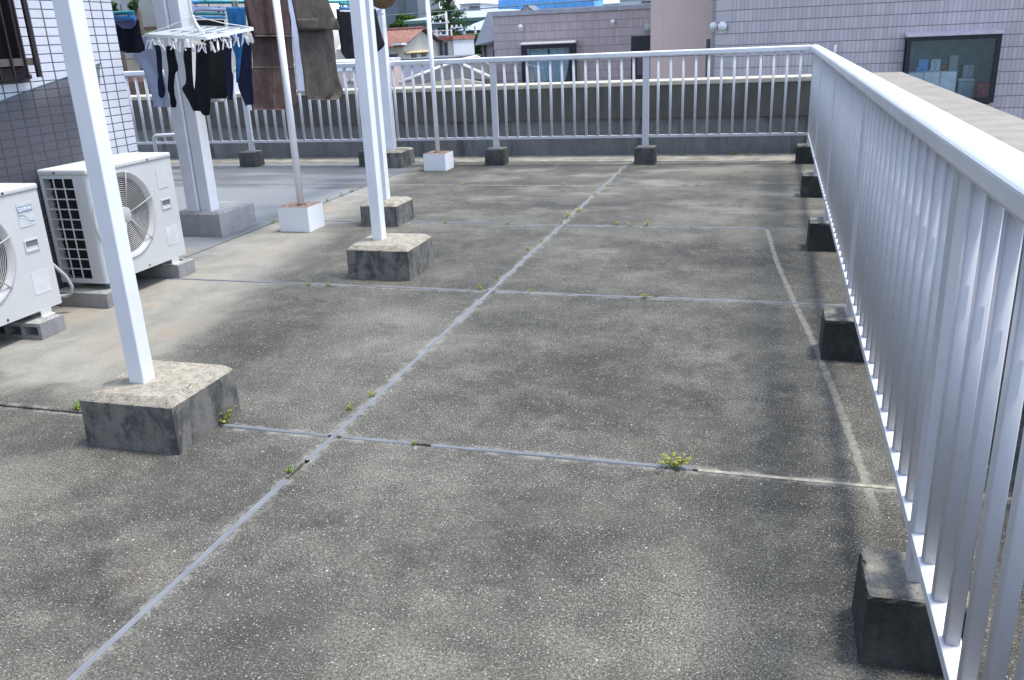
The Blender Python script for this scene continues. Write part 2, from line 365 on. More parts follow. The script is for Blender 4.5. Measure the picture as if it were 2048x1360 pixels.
# ---------------------------------------------------------------- geometry helpers
def wloc(o):
    v = Vector((0, 0, 0))
    while o: v = v + o.location; o = o.parent
    return v
class B:
    """collects shapes in world coordinates, builds ONE mesh object"""
    def __init__(self): self.v = []; self.f = []; self.sm = []; self.xf = None
    def add(self, vs, fs, smooth=False):
        k = len(self.v)
        self.v += [Vector(p) for p in vs]; self.f += [tuple(i + k for i in f) for f in fs]; self.sm += [smooth] * len(fs); return self
    def box(self, x0, x1, y0, y1, z0, z1):
        vs = [(x, y, z) for z in (z0, z1) for y in (y0, y1) for x in (x0, x1)]
        return self.add(vs, [(0, 2, 3, 1), (4, 5, 7, 6), (0, 1, 5, 4), (1, 3, 7, 5), (3, 2, 6, 7), (2, 0, 4, 6)])
    def bbox(self, x0, x1, y0, y1, z0, z1, b, seg=1):
        bm = bmesh.new(); bmesh.ops.create_cube(bm, size=1)
        for v in bm.verts: v.co = ((x0 + x1) / 2 + v.co.x * (x1 - x0), (y0 + y1) / 2 + v.co.y * (y1 - y0), (z0 + z1) / 2 + v.co.z * (z1 - z0))
        bmesh.ops.bevel(bm, geom=list(bm.edges), offset=b, segments=seg, affect='EDGES', profile=0.5)
        bm.verts.index_update()
        self.add([v.co.copy() for v in bm.verts], [[v.index for v in f.verts] for f in bm.faces]); bm.free(); return self
    def prism(self, poly, axis, a, b):
        """poly in the two other axes (in x,y,z order), extruded from a to b along axis"""
        n = len(poly)
        def P(p, t):
            q = list(p); q.insert(axis, t); return tuple(q)
        vs = [P(p, a) for p in poly] + [P(p, b) for p in poly]
        fs = [tuple(range(n))[::-1], tuple(range(n, 2 * n))] + [(i, (i + 1) % n, n + (i + 1) % n, n + i) for i in range(n)]
        return self.add(vs, fs)
    def tube(self, pts, r, n=10, cap=True, smooth=True):
        pts = [Vector(p) for p in pts]; m = len(pts); vs = []; fs = []
        rr = r if isinstance(r, (list, tuple)) else [r] * m
        prev = None
        for i, p in enumerate(pts):
            d = (pts[min(i + 1, m - 1)] - pts[max(i - 1, 0)]).normalized()
            a = prev if prev and abs(prev.dot(d)) < 0.95 else (Vector((0, 0, 1)) if abs(d.z) < 0.9 else Vector((1, 0, 0)))
            a = (a - d * a.dot(d)).normalized(); b = d.cross(a); prev = a
            for k in range(n):
                t = 2 * math.pi * k / n
                vs.append(p + (a * math.cos(t) + b * math.sin(t)) * rr[i])
        for i in range(m - 1):
            for k in range(n):
                fs.append((i * n + k, i * n + (k + 1) % n, (i + 1) * n + (k + 1) % n, (i + 1) * n + k))
        self.add(vs, fs, smooth)
        if cap:
            k0 = len(self.v) - m * n
            self.f += [tuple(k0 + k for k in range(n))[::-1], tuple(k0 + (m - 1) * n + k for k in range(n))]; self.sm += [False, False]
        return self
    def ring(self, c, r, th, axis=0, seg=40, n=4, r2=None):
        pts = []
        for i in range(seg + 1):
            t = 2 * math.pi * i / seg
            q = [r * math.cos(t), r * math.sin(t)]; q.insert(axis, 0.0)
            pts.append(Vector(c) + Vector(q))
        return self.tube(pts, th, n, False)
    def lathe(self, c, prof, axis=2, seg=24, smooth=True):
        """prof: list of (radius, height along axis)"""
        vs = []; fs = []; m = len(prof)
        for r, h in prof:
            for k in range(seg):
                t = 2 * math.pi * k / seg; q = [r * math.cos(t), r * math.sin(t)]; q.insert(axis, h); vs.append(Vector(c) + Vector(q))
        for i in range(m - 1):
            for k in range(seg): fs.append((i * seg + k, i * seg + (k + 1) % seg, (i + 1) * seg + (k + 1) % seg, (i + 1) * seg + k))
        return self.add(vs, fs, smooth)
    def ball(self, c, r, sc=(1, 1, 1), u=14, v=9):
        vs = [Vector(c) + Vector((0, 0, r * sc[2]))]; fs = []
        for i in range(1, v):
            a = math.pi * i / v
            for k in range(u):
                t = 2 * math.pi * k / u
                vs.append(Vector(c) + Vector((r * sc[0] * math.sin(a) * math.cos(t), r * sc[1] * math.sin(a) * math.sin(t), r * sc[2] * math.cos(a))))
        vs.append(Vector(c) - Vector((0, 0, r * sc[2])))
        for k in range(u): fs.append((0, 1 + k, 1 + (k + 1) % u))
        for i in range(v - 2):
            for k in range(u): fs.append((1 + i * u + k, 1 + (i + 1) * u + k, 1 + (i + 1) * u + (k + 1) % u, 1 + i * u + (k + 1) % u))
        e = len(vs) - 1
        for k in range(u): fs.append((e, 1 + (v - 2) * u + (k + 1) % u, 1 + (v - 2) * u + k))
        return self.add(vs, fs, True)
    def quad(self, a, b, c, d): return self.add([a, b, c, d], [(0, 1, 2, 3)])
    def mesh(self, name, mat, off=Vector((0, 0, 0))):
        me = bpy.data.meshes.new(name)
        vs = self.v
        if self.xf: vs = [self.xf(p) for p in vs]
        me.from_pydata([tuple(p - off) for p in vs], [], self.f)
        me.polygons.foreach_set('use_smooth', self.sm)
        bm = bmesh.new(); bm.from_mesh(me); bmesh.ops.recalc_face_normals(bm, faces=bm.faces); bm.to_mesh(me); bm.free()
        if mat: me.materials.append(mat)
        return me
    def build(self, name, mat, parent=None, at=None):
        """at: world origin for the object; default the parent's origin"""
        pl = wloc(parent); o = pl if at is None else Vector(at)
        ob = bpy.data.objects.new(name, self.mesh(name, mat, o)); COL.objects.link(ob)
        ob.location = o - pl; ob.parent = parent
        return ob
def put(name, me, loc, parent=None):
    o = bpy.data.objects.new(name, me); COL.objects.link(o); o.location = Vector(loc) - wloc(parent); o.parent = parent; return o
def tag(o, label=None, cat=None, group=None, kind=None):
    for k, v in (('label', label), ('category', cat), ('group', group), ('kind', kind)):
        if v: o[k] = v
    return o
def thing(name, loc, label, cat, group=None):
    o = bpy.data.objects.new(name, None); COL.objects.link(o); o.location = loc; o.empty_display_size = 0.1
    return tag(o, label, cat, group)
ORD = ['first', 'second', 'third', 'fourth', 'fifth', 'sixth', 'seventh', 'eighth', 'ninth', 'tenth', 'eleventh', 'twelfth']

# ================================================================ SETTING
# far roads and lots of the town, far below the terrace
gm = NT('town_ground'); gm.bsdf(gm.mix(gm.mr(gm.noise(0.12, 5.0), 0.35, 0.65), (0.07, 0.075, 0.07), (0.13, 0.13, 0.12)), 0.9)
tag(B().box(-400, 400, -60, 900, -7.6, -7.0).build('ground', gm.m), kind='structure')
# the building under the terrace
par_body = parapet_mat('outer_wall', (0.25, 0.24, 0.23), (0.33, 0.32, 0.3), (0.2, 0.2, 0.19), 0.3)
tag(B().box(-13.2, 1.47, -7, 11.9, -7.0, -0.08).build('terrace_base', par_body), kind='structure')

# floor: slabs cast between joint strips
floor = tag(B().box(-13, 1.05, -7, 11.62, -0.08, -0.012).build('floor', M['floor']), 'weathered grey concrete terrace floor with strips between the slabs', None, None, 'structure')
gx = [-13.0, JXL, -1.70, 1.05]; gy = [-7.0, -3.2, -1.2] + list(JY) + [10.98]
G = 0.0095
for i in range(3):
    for j in range(len(gy) - 1):
        B().bbox(gx[i] + (G if i else 0), gx[i + 1] - (G if i < 2 else 0), gy[j] + (G if j else 0), gy[j + 1] - G, -0.06, 0.0, 0.003).build('slab', M['floor'], floor)
B().bbox(-13.0, 1.05, 10.98 + G, 11.65, -0.06, 0.004, 0.004).build('gutter_edge', simple('pale_gutter_concrete', (0.235, 0.225, 0.19), 0.9, 0, 0.3, 4, 0.4, 120, dirt=(0.09, 0.09, 0.08), dirt_amt=0.8), floor)
# rubber joint strips, slightly domed, with short breaks
def strip(p0, p1, wdt, parent, dip=()):
    p0 = Vector(p0); p1 = Vector(p1); L = (p1 - p0).length; d = (p1 - p0) / L; s = Vector((-d.y, d.x, 0))
    cuts = [0.0] + sorted(dip) + [L]
    n = 0
    b = B(); N = max(2, int(L / 0.08))
    prof = [(-0.5, -0.007), (-0.40, 0.0035), (-0.12, 0.0045), (-0.06, 0.0015), (0.06, 0.0015), (0.12, 0.0045), (0.40, 0.0035), (0.5, -0.007)]
    vs = []; fs = []
    for i in range(N + 1):
        t = L * i / N
        wob = 0.0018 * math.sin(t * 3.1 + p0.x) + 0.001 * math.sin(t * 9.7)
        k = 1.0 + 0.10 * math.sin(t * 5.3)
        for a, h in prof: vs.append(p0 + d * t + s * (a * wdt * k + wob) + Vector((0, 0, h)))
    m = len(prof)
    for i in range(N):
        gap = any(abs(L * (i + 0.5) / N - c) < 0.05 for c in dip)
        if gap: continue
        for k in range(m - 1): fs.append((i * m + k, i * m + k + 1, (i + 1) * m + k + 1, (i + 1) * m + k))
    b.add(vs, fs, True)
    return b.build('joint_strip', M['strip'], parent)
strip((-1.70, -5, 0), (-1.70, 10.75, 0), 0.025, floor, (7.63,))
for jy, sg in ((0.87, None), (2.94, (1.05,)), (5.12, None), (7.17, None)):
    strip((-1.66, jy, 0), (1.03 if not sg else -0.22, jy + 0.003, 0), 0.022, floor, () if not sg else (0.36,))
    if sg: B().box(-0.20, 1.03, jy - .010, jy + .010, -.02, 0.0015).build('joint_strip', M['mortar'], floor)
    strip((-2.24 if jy == 2.94 else -4.40, jy + 0.01, 0), (-1.72, jy, 0), 0.021, floor, ())
B().box(-1.60, 1.0, 9.163, 9.177, -0.02, 0.0015).build('joint_strip', M['strip'], floor)
B().box(-4.4, -1.75, 9.163, 9.177, -0.02, 0.0015).build('joint_strip', M['mortar'], floor)
B().box(-12.0, JXL, 7.15, 7.17, -0.02, 0.001).build('joint_strip', M['strip'], floor)
B().box(JXL - 0.012, JXL + 0.012, 4.9, 10.9, -0.02, 0.001).build('joint_strip', simple('dark_joint', (0.09, 0.095, 0.10), 0.9, 0, 0.3, 12), floor)
# parapets
def turn(px, py, a):
    ca, sa = math.cos(a), math.sin(a)
    return lambda p: Vector((px + (p.x - px) * ca - (p.y - py) * sa, py + (p.x - px) * sa + (p.y - py) * ca, p.z))
fx = turn(0.4, 11.62, 0.022)
pw = thing('parapet_wall', (-4, 11.8, 0), 'long low concrete parapet behind the far railing, pale top and streaked dark face', 'wall')
def pb(fn):
    b = B(); b.xf = fx; fn(b); return b
X0 = -13.5
for i, (a, c) in enumerate(((X0, -7.6), (-7.6, -3.2), (-3.2, 1.03))):
    pb(lambda b: b.bbox(a + .003, c - .003, 11.585, 12.02, 0.875, 0.935, 0.012, 2)).build('coping', M['cap'], pw)
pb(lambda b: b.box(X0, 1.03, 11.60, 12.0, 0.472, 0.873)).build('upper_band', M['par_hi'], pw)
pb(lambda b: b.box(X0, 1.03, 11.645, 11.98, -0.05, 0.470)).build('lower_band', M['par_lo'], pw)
pr = thing('parapet_wall', (1.27, 4, 0), 'brown grey concrete parapet along the right edge, outside the side railing', 'wall')
for a, c in ((-3, 3.0), (3.0, 12.02)):
    B().bbox(1.05, 1.487, a + .002, c - .002, 0.868, 0.932, 0.014, 2).build('coping', M['capr'], pr)
B().box(1.066, 1.47, -3, 12.0, -0.05, 0.866).build('wall_body', M['par_lo'], pr)

# ================================================================ RAILINGS
def rail_profile(w, z0, z1, r=0.018):
    p = [(-w + 0.008, z0), (w - 0.008, z0), (w, z0 + 0.012), (w, z1 - r)]
    for k in range(1, 6): p.append((w - r + r * math.cos(k * math.pi / 10), z1 - r + r * math.sin(k * math.pi / 10)))
    p.append((0, z1 + 0.004))
    for k in range(5, 0, -1): p.append((-w + r - r * math.cos(k * math.pi / 10), z1 - r + r * math.sin(k * math.pi / 10)))
    p += [(-w, z1 - r), (-w, z0 + 0.012)]
    return p
def baluster_mesh(h):
    a, c = 0.0145, 0.0165
    vs = []; n = 12
    poly = [(a * math.copysign(abs(math.cos(t)) ** 0.26, math.cos(t)), c * math.copysign(abs(math.sin(t)) ** 0.26, math.sin(t))) for t in [2 * math.pi * (k + 0.5) / n for k in range(n)]]
    b = B(); b.prism(poly, 2, 0, h); b.sm = [False, False] + [True] * n
    return b.mesh('baluster', M['rail'])
ZT, ZB = 1.31, 0.345
bal = baluster_mesh(1.255 - ZB)
# side railing along the right edge
RX = 0.405
PY = [-2.35, -0.12, 2.09, 4.30, 6.55, 8.69, 10.86]
rs = thing('railing', (RX, 4, 0), 'pale aluminium railing running along the right side towards the camera', 'railing', 'terrace railings')
for a, c in ((-2.8, 0.0), (0.0, 4.23), (4.23, 10.915)):
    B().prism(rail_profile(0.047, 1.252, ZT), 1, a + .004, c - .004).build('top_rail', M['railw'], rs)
B().prism(rail_profile(0.0445, 1.254, ZT - .003), 1, 4.18, 4.28).build('rail_sleeve', simple('dark_sleeve', (0.12, 0.12, 0.13), .6), rs).location.x += RX
for y in PY[:-1] + [10.86]:
    B().bbox(RX - .018, RX + .018, y - .03, y + .03, 0.17, 1.252, 0.003).build('post', M['rail'], rs)
for a, c in zip(PY[:-1], PY[1:]):
    b = B(); b.prism([(RX - .022, ZB - .03), (RX + .022, ZB - .03), (RX + .022, ZB - .002), (RX + .0195, ZB), (RX - .0195, ZB), (RX - .022, ZB - .002)], 1, a + .031, c - .031)
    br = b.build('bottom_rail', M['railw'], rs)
    B().lathe((RX + .004, a + .07, ZB), [(0.006, 0), (0.006, 0.003), (0.0, 0.0035)], 2, 10).build('screw', M['steel'], br)
    n = 15
    for k in range(1, n): put('baluster', bal, (RX, a + (c - a) * k / n, ZB - 0.001), rs)
# shift the side top rail profile to RX (profile is built around x = 0)
for o in [o for o in rs.children if o.name.startswith('top_rail')]:
    o.location.x += RX
# far railing
ft = turn(0.4, 10.86, 0.024)
rf = thing('railing', (-4.2, 10.8, 0), 'far white railing across the end of the terrace, in front of the low parapet', 'railing', 'terrace railings')
def fb(fn):
    b = B(); b.xf = ft; fn(b); return b
PX = [-8.87, -6.90, -5.12, -3.385, -1.49, 0.405]
prof = rail_profile(0.036, 1.250, ZT, 0.014)
for a, c in ((-9.0, -3.40), (-3.40, 0.36)):
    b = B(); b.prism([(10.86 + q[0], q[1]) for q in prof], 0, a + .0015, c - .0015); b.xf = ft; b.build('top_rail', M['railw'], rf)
for x in PX[:-1]:
    fb(lambda b: b.bbox(x - .038, x + .038, 10.86 - .02, 10.86 + .02, 0.17, 1.25, 0.003)).build('post', M['rail'], rf)
for a, c in zip(PX[:-1], PX[1:]):
    fb(lambda b: b.bbox(a + .039, c - .022, 10.86 - .018, 10.86 + .018, ZB - .032, ZB, 0.002)).build('bottom_rail', M['rail'], rf)
    n = 13
    for k in range(1, n):
        p = ft(Vector((a + (c - a) * k / n, 10.86, ZB - .001)))
        put('baluster', bal, p, rf)
# concrete blocks with worn, slightly chipped edges
def worn_block(x0, x1, y0, y1, h, levels, jit, n=12):
    rnd = random.Random(int(x0 * 971 + y0 * 373)); b = B(); vs = []; fs = []
    chips = [(rnd.uniform(0, 4), rnd.uniform(.06, .25), rnd.uniform(.001, .0045)) for _ in range(7)]
    for li, (ins, z) in enumerate(levels):
        edge = li >= len(levels) - 3 and li < len(levels) - 1
        for k in range(4 * n):
            s, t = divmod(k, n); t /= n; u = s + t
            p = [(x0 + t * (x1 - x0), y0), (x1, y0 + t * (y1 - y0)), (x1 - t * (x1 - x0), y1), (x0, y1 - t * (y1 - y0))][s]
            corner = max(0, 1 - min(t, 1 - t) * n / 1.2)
            i2 = ins + .002 * corner * (1 if li else 0) + (abs(rnd.gauss(0, jit)) if edge else rnd.gauss(0, jit * .12) if li else 0)
            zz = z
            if edge:
                for c, w_, d in chips:
                    q = abs((u - c + 2) % 4 - 2)
                    if q < w_: i2 += d * (1 - q / w_) * .8; zz -= d * (1 - q / w_) * .2
            cx, cy = (x0 + x1) / 2, (y0 + y1) / 2
            vs.append((cx + (p[0] - cx) * (1 - i2 / ((x1 - x0) / 2)), cy + (p[1] - cy) * (1 - i2 / ((y1 - y0) / 2)), zz + (rnd.gauss(0, jit * .3) if edge else 0)))
    N = 4 * n
    for l in range(len(levels) - 1):
        for k in range(N): fs.append((l * N + k, l * N + (k + 1) % N, (l + 1) * N + (k + 1) % N, (l + 1) * N + k))
    fs.append(tuple((len(levels) - 1) * N + k for k in range(N))); fs.append(tuple(range(N))[::-1])
    return b.add(vs, fs)
# concrete footings under the railing posts
def footing(x0, x1, y0, y1, h, mat, label, group, bev=0.012):
    b = worn_block(x0, x1, y0, y1, h, [(0, -.004), (0.0, h * .35), (0.001, h * .7), (.003, h - bev * 1.3), (bev * .45, h - bev * .4), (bev * 1.2, h)], .0014)
    o = b.build('concrete_footing', mat, None, ((x0 + x1) / 2, (y0 + y1) / 2, 0))
    return tag(o, label, 'concrete block', group)
for k, y in enumerate((1.975, 4.194, 6.436, 8.566)):
    footing(0.282, 0.535, y, y + 0.235, 0.205, M['block_moss'], ['black mossy concrete footing nearest the camera under the side railing', 'dark footing under the side railing with pale drips on its face, second from the camera', 'mossy footing third from the camera under the side railing', 'small dark footing under the side railing, last before the corner'][k], 'footings under the railings')
footing(0.27, 0.52, 10.735, 10.97, 0.205, M['block_moss'], 'dark concrete footing at the corner where both railings meet', 'footings under the railings')
footing(-1.612, -1.362, 10.70, 10.935, 0.205, M['block_far'], 'grey footing under the far railing where the long floor strip ends', 'footings under the railings')
footing(-3.515, -3.265, 10.66, 10.895, 0.205, M['block_far'], 'mossy footing under the far railing just right of the white round pole box', 'footings under the railings')
footing(-5.245, -4.995, 10.58, 10.815, 0.205, M['block_far'], 'footing under the far railing half hidden by white square posts', 'footings under the railings')
footing(-7.03, -6.78, 10.54, 10.775, 0.205, M['block_far'], 'dark footing under the far railing beneath the brown towel', 'footings under the railings')
footing(-9.0, -8.75, 10.50, 10.735, 0.205, M['block_far'], 'footing at the left end of the far railing behind the air conditioner', 'footings under the railings')

# ================================================================ WHITE SQUARE POSTS ON CHAMFERED FOOTINGS
def cham_footing(x0, x1, y0, y1, h, mat, label, ch=0.028):
    """block with a chamfered top edge"""
    c = ch; z1 = h - c * 0.9
    b = worn_block(x0, x1, y0, y1, h, [(0, -.004), (.001, h * .4), (.002, z1 - .006), (.005, z1), (c, h - .004), (c + .008, h)], .0013, 16)
    return tag(b.build('concrete_footing', mat, None, ((x0 + x1) / 2, (y0 + y1) / 2, 0)), label, 'concrete block', 'footings under the white posts')
def square_post(x0, x1, y0, y1, z0, z1, label):
    o = thing('square_post', ((x0 + x1) / 2, (y0 + y1) / 2, z0), label, 'post', 'white square posts')
    B().bbox(x0, x1, y0, y1, z0 - 0.02, z1, 0.003).build('shaft', M['post'], o)
    B().bbox(x0 - .004, x1 + .004, y0 - .004, y1 + .004, z1 - .001, z1 + .012, 0.002).build('cap', M['post'], o)
    return o
ZP = 2.75
cham_footing(-2.70, -2.245, 2.655, 3.10, 0.235, M['block_pale'], 'large stained concrete footing nearest the camera, pale top, white post on it')
square_post(-2.560, -2.485, 2.805, 2.880, 0.235, ZP, 'white square post nearest the camera, crossing the left air conditioner')
cham_footing(-2.79, -2.325, 5.29, 5.745, 0.235, M['block_pale'], 'dark grey chamfered footing in mid terrace, second from the camera')
square_post(-2.672, -2.597, 5.48, 5.56, 0.235, ZP, 'white square post on the mid terrace footing, right of the towels')
cham_footing(-3.495, -3.14, 6.975, 7.365, 0.205, M['block_pale'], 'smaller chamfered footing just behind the mid terrace one', 0.024)
square_post(-3.385, -3.310, 7.165, 7.245, 0.205, ZP, 'slim white square post partly hidden behind the mid terrace post')
cham_footing(-5.03, -4.575, 6.44, 7.0, 0.215, M['block_grey'], 'clean light grey concrete footing carrying two posts, right of the air conditioner', 0.018)
square_post(-4.915, -4.805, 6.475, 6.585, 0.215, ZP, 'left one of the two paired white posts on one footing')
square_post(-4.790, -4.685, 6.495, 6.62, 0.215, ZP, 'right one of the two paired white posts on one footing')
cham_footing(-5.03, -4.578, 10.46, 10.90, 0.215, M['block_pale'], 'grey chamfered footing at the far railing with a white post', 0.02)
square_post(-4.86, -4.735, 10.595, 10.70, 0.215, ZP, 'white square post standing in front of the far railing')

# ================================================================ TILED BUILDING ON THE LEFT
WX = -4.55
tb = thing('tiled_building', (-6, 0, 0), 'house wall of white tiles with dark joints at the left edge', 'building')
wy0, wy1, wz0, wz1 = 3.30, 4.662, 1.452, 2.75     # window opening
E_ = 5.553
gr = B()
gr.box(-9, WX - .006, -7, wy0, -0.05, 5.5); gr.box(-9, WX - .006, wy1, E_ - .006, -0.05, 5.5)
gr.box(-9, WX - .006, wy0, wy1, -0.05, wz0); gr.box(-9, WX - .006, wy0, wy1, wz1, 5.5)
gr.build('wall', M['grout'], tb)
tw, th, jg = 0.1105, 0.0545, 0.0062
tm = B().bbox(-0.008, -0.003, 0.0055 - tw, -0.0055, jg / 2, th - jg / 2, 0.0012).mesh('tile', M['tile'])
rest = B(); zo = 0.8045 - 0.0545 * 15
cnt = 0
for r in range(0, 60):
    for c in range(0, 28):
        y1 = E_ - c * tw; z0 = zo + r * th
        if y1 - tw < wy1 and y1 > wy0 - .0 and z0 + th > wz0 and z0 < wz1: continue
        near = c < 13 and 0.80 < z0 < 1.98
        if near and cnt < 298:
            put('tile', tm, (WX, y1, z0), tb); cnt += 1
        else:
            rest.box(WX - .008, WX - .003, y1 - tw + .0055, y1 - .0055, z0 + jg / 2, z0 + th - jg / 2)
o = rest.build('tile_field', M['tile'], tb); o['kind'] = 'stuff'
# small soldier tiles under the sill
sm = B().bbox(-0.008, 0.0, 0.004, 0.048, 0.0, 0.03, 0.0012).mesh('sill_tile', M['tile'])
# window with bronze grille
win = B().box(WX - .13, WX - .10, wy0, wy1, wz0, wz1).build('window', simple('dark_window_glass', (0.02, 0.022, 0.028), 0.08, 0, 0.1, spec=0.6), tb)
b = B(); b.box(WX - .10, WX + .012, wy1 - .045, wy1, wz0, wz1); b.box(WX - .10, WX + .012, wy0, wy0 + .045, wz0, wz1); b.box(WX - .10, WX + .012, wy0 + .045, wy1 - .045, wz0, wz0 + .04)
b.build('frame', M['bronze'], win)
B().box(WX - .10, WX + .055, wy0, wy1 - .03, wz0 - .028, wz0 - .001).build('sill', M['bronze'], win)
gl = B().box(WX + .10, WX + .118, wy1 - .04, wy1 - .012, wz0 - .02, wz1).build('grille_stile', M['bronze'], tb)
for k in range(9):
    y = wy1 - .105 - k * .105
    B().box(WX + .102, WX + .114, y - .012, y, wz0 - .02, wz1).build('grille_bar', M['bronze'], tb)
for z in (wz0 + .075, wz0 + .62):
    B().box(WX + .085, WX + .101, wy0, wy1 + .015, z - .022, z + .022).build('grille_rail', M['bronzel'], tb)
B().box(WX + .012, WX + .084, wy1 - .0, wy1 + .012, wz0 + .058, wz0 + .092).build('grille_bracket', M['bronzel'], tb)

# smoked plastic sheet against the wall
sh = thing('plastic_sheet', (-4.47, 4.6, 0), 'smoked see-through plastic sheet with dried dirt leaning on the tiled wall', 'plastic sheet')
top = [(3.2, 1.09), (3.6, 1.165), (4.0, 1.24), (4.35, 1.302), (4.65, 1.362), (4.943, 1.415), (5.18, 1.466), (5.285, 1.49)]
right = [(5.262, 1.44), (5.243, 1.37), (5.22, 1.30), (5.17, 1.22), (5.10, 1.12), (5.02, 1.0), (4.95, 0.88), (4.94, 0.60), (4.94, 0.02)]
poly = [(3.2, 0.02)] + top + right
def lean(z): return -4.468 - 0.05 * z / 1.4
b = B(); n = len(poly)
vs = [(lean(z), y, z) for y, z in poly] + [(lean(z) + .004, y, z) for y, z in poly]
b.add(vs, [tuple(range(n)), tuple(range(n, 2 * n))[::-1]])
b.build('sheet', M['sheet'], sh)
b = B()
ed = top
for (y0, z0), (y1, z1) in zip(ed[:-1], ed[1:]):
    x0 = lean(z0); x1 = lean(z1)
    b.add([(x0 - .001, y0, z0 - .001), (x1 - .001, y1, z1 - .001), (x1 + .005, y1, z1 - .001), (x0 + .005, y0, z0 - .001), (x0 - .001, y0, z0 + .005), (x1 - .001, y1, z1 + .005), (x1 + .005, y1, z1 + .005), (x0 + .005, y0, z0 + .005)],
          [(0, 1, 2, 3), (4, 7, 6, 5), (0, 3, 7, 4), (1, 5, 6, 2), (3, 2, 6, 7), (0, 4, 5, 1)])
b.build('edge', M['sheet_edge'], sh)
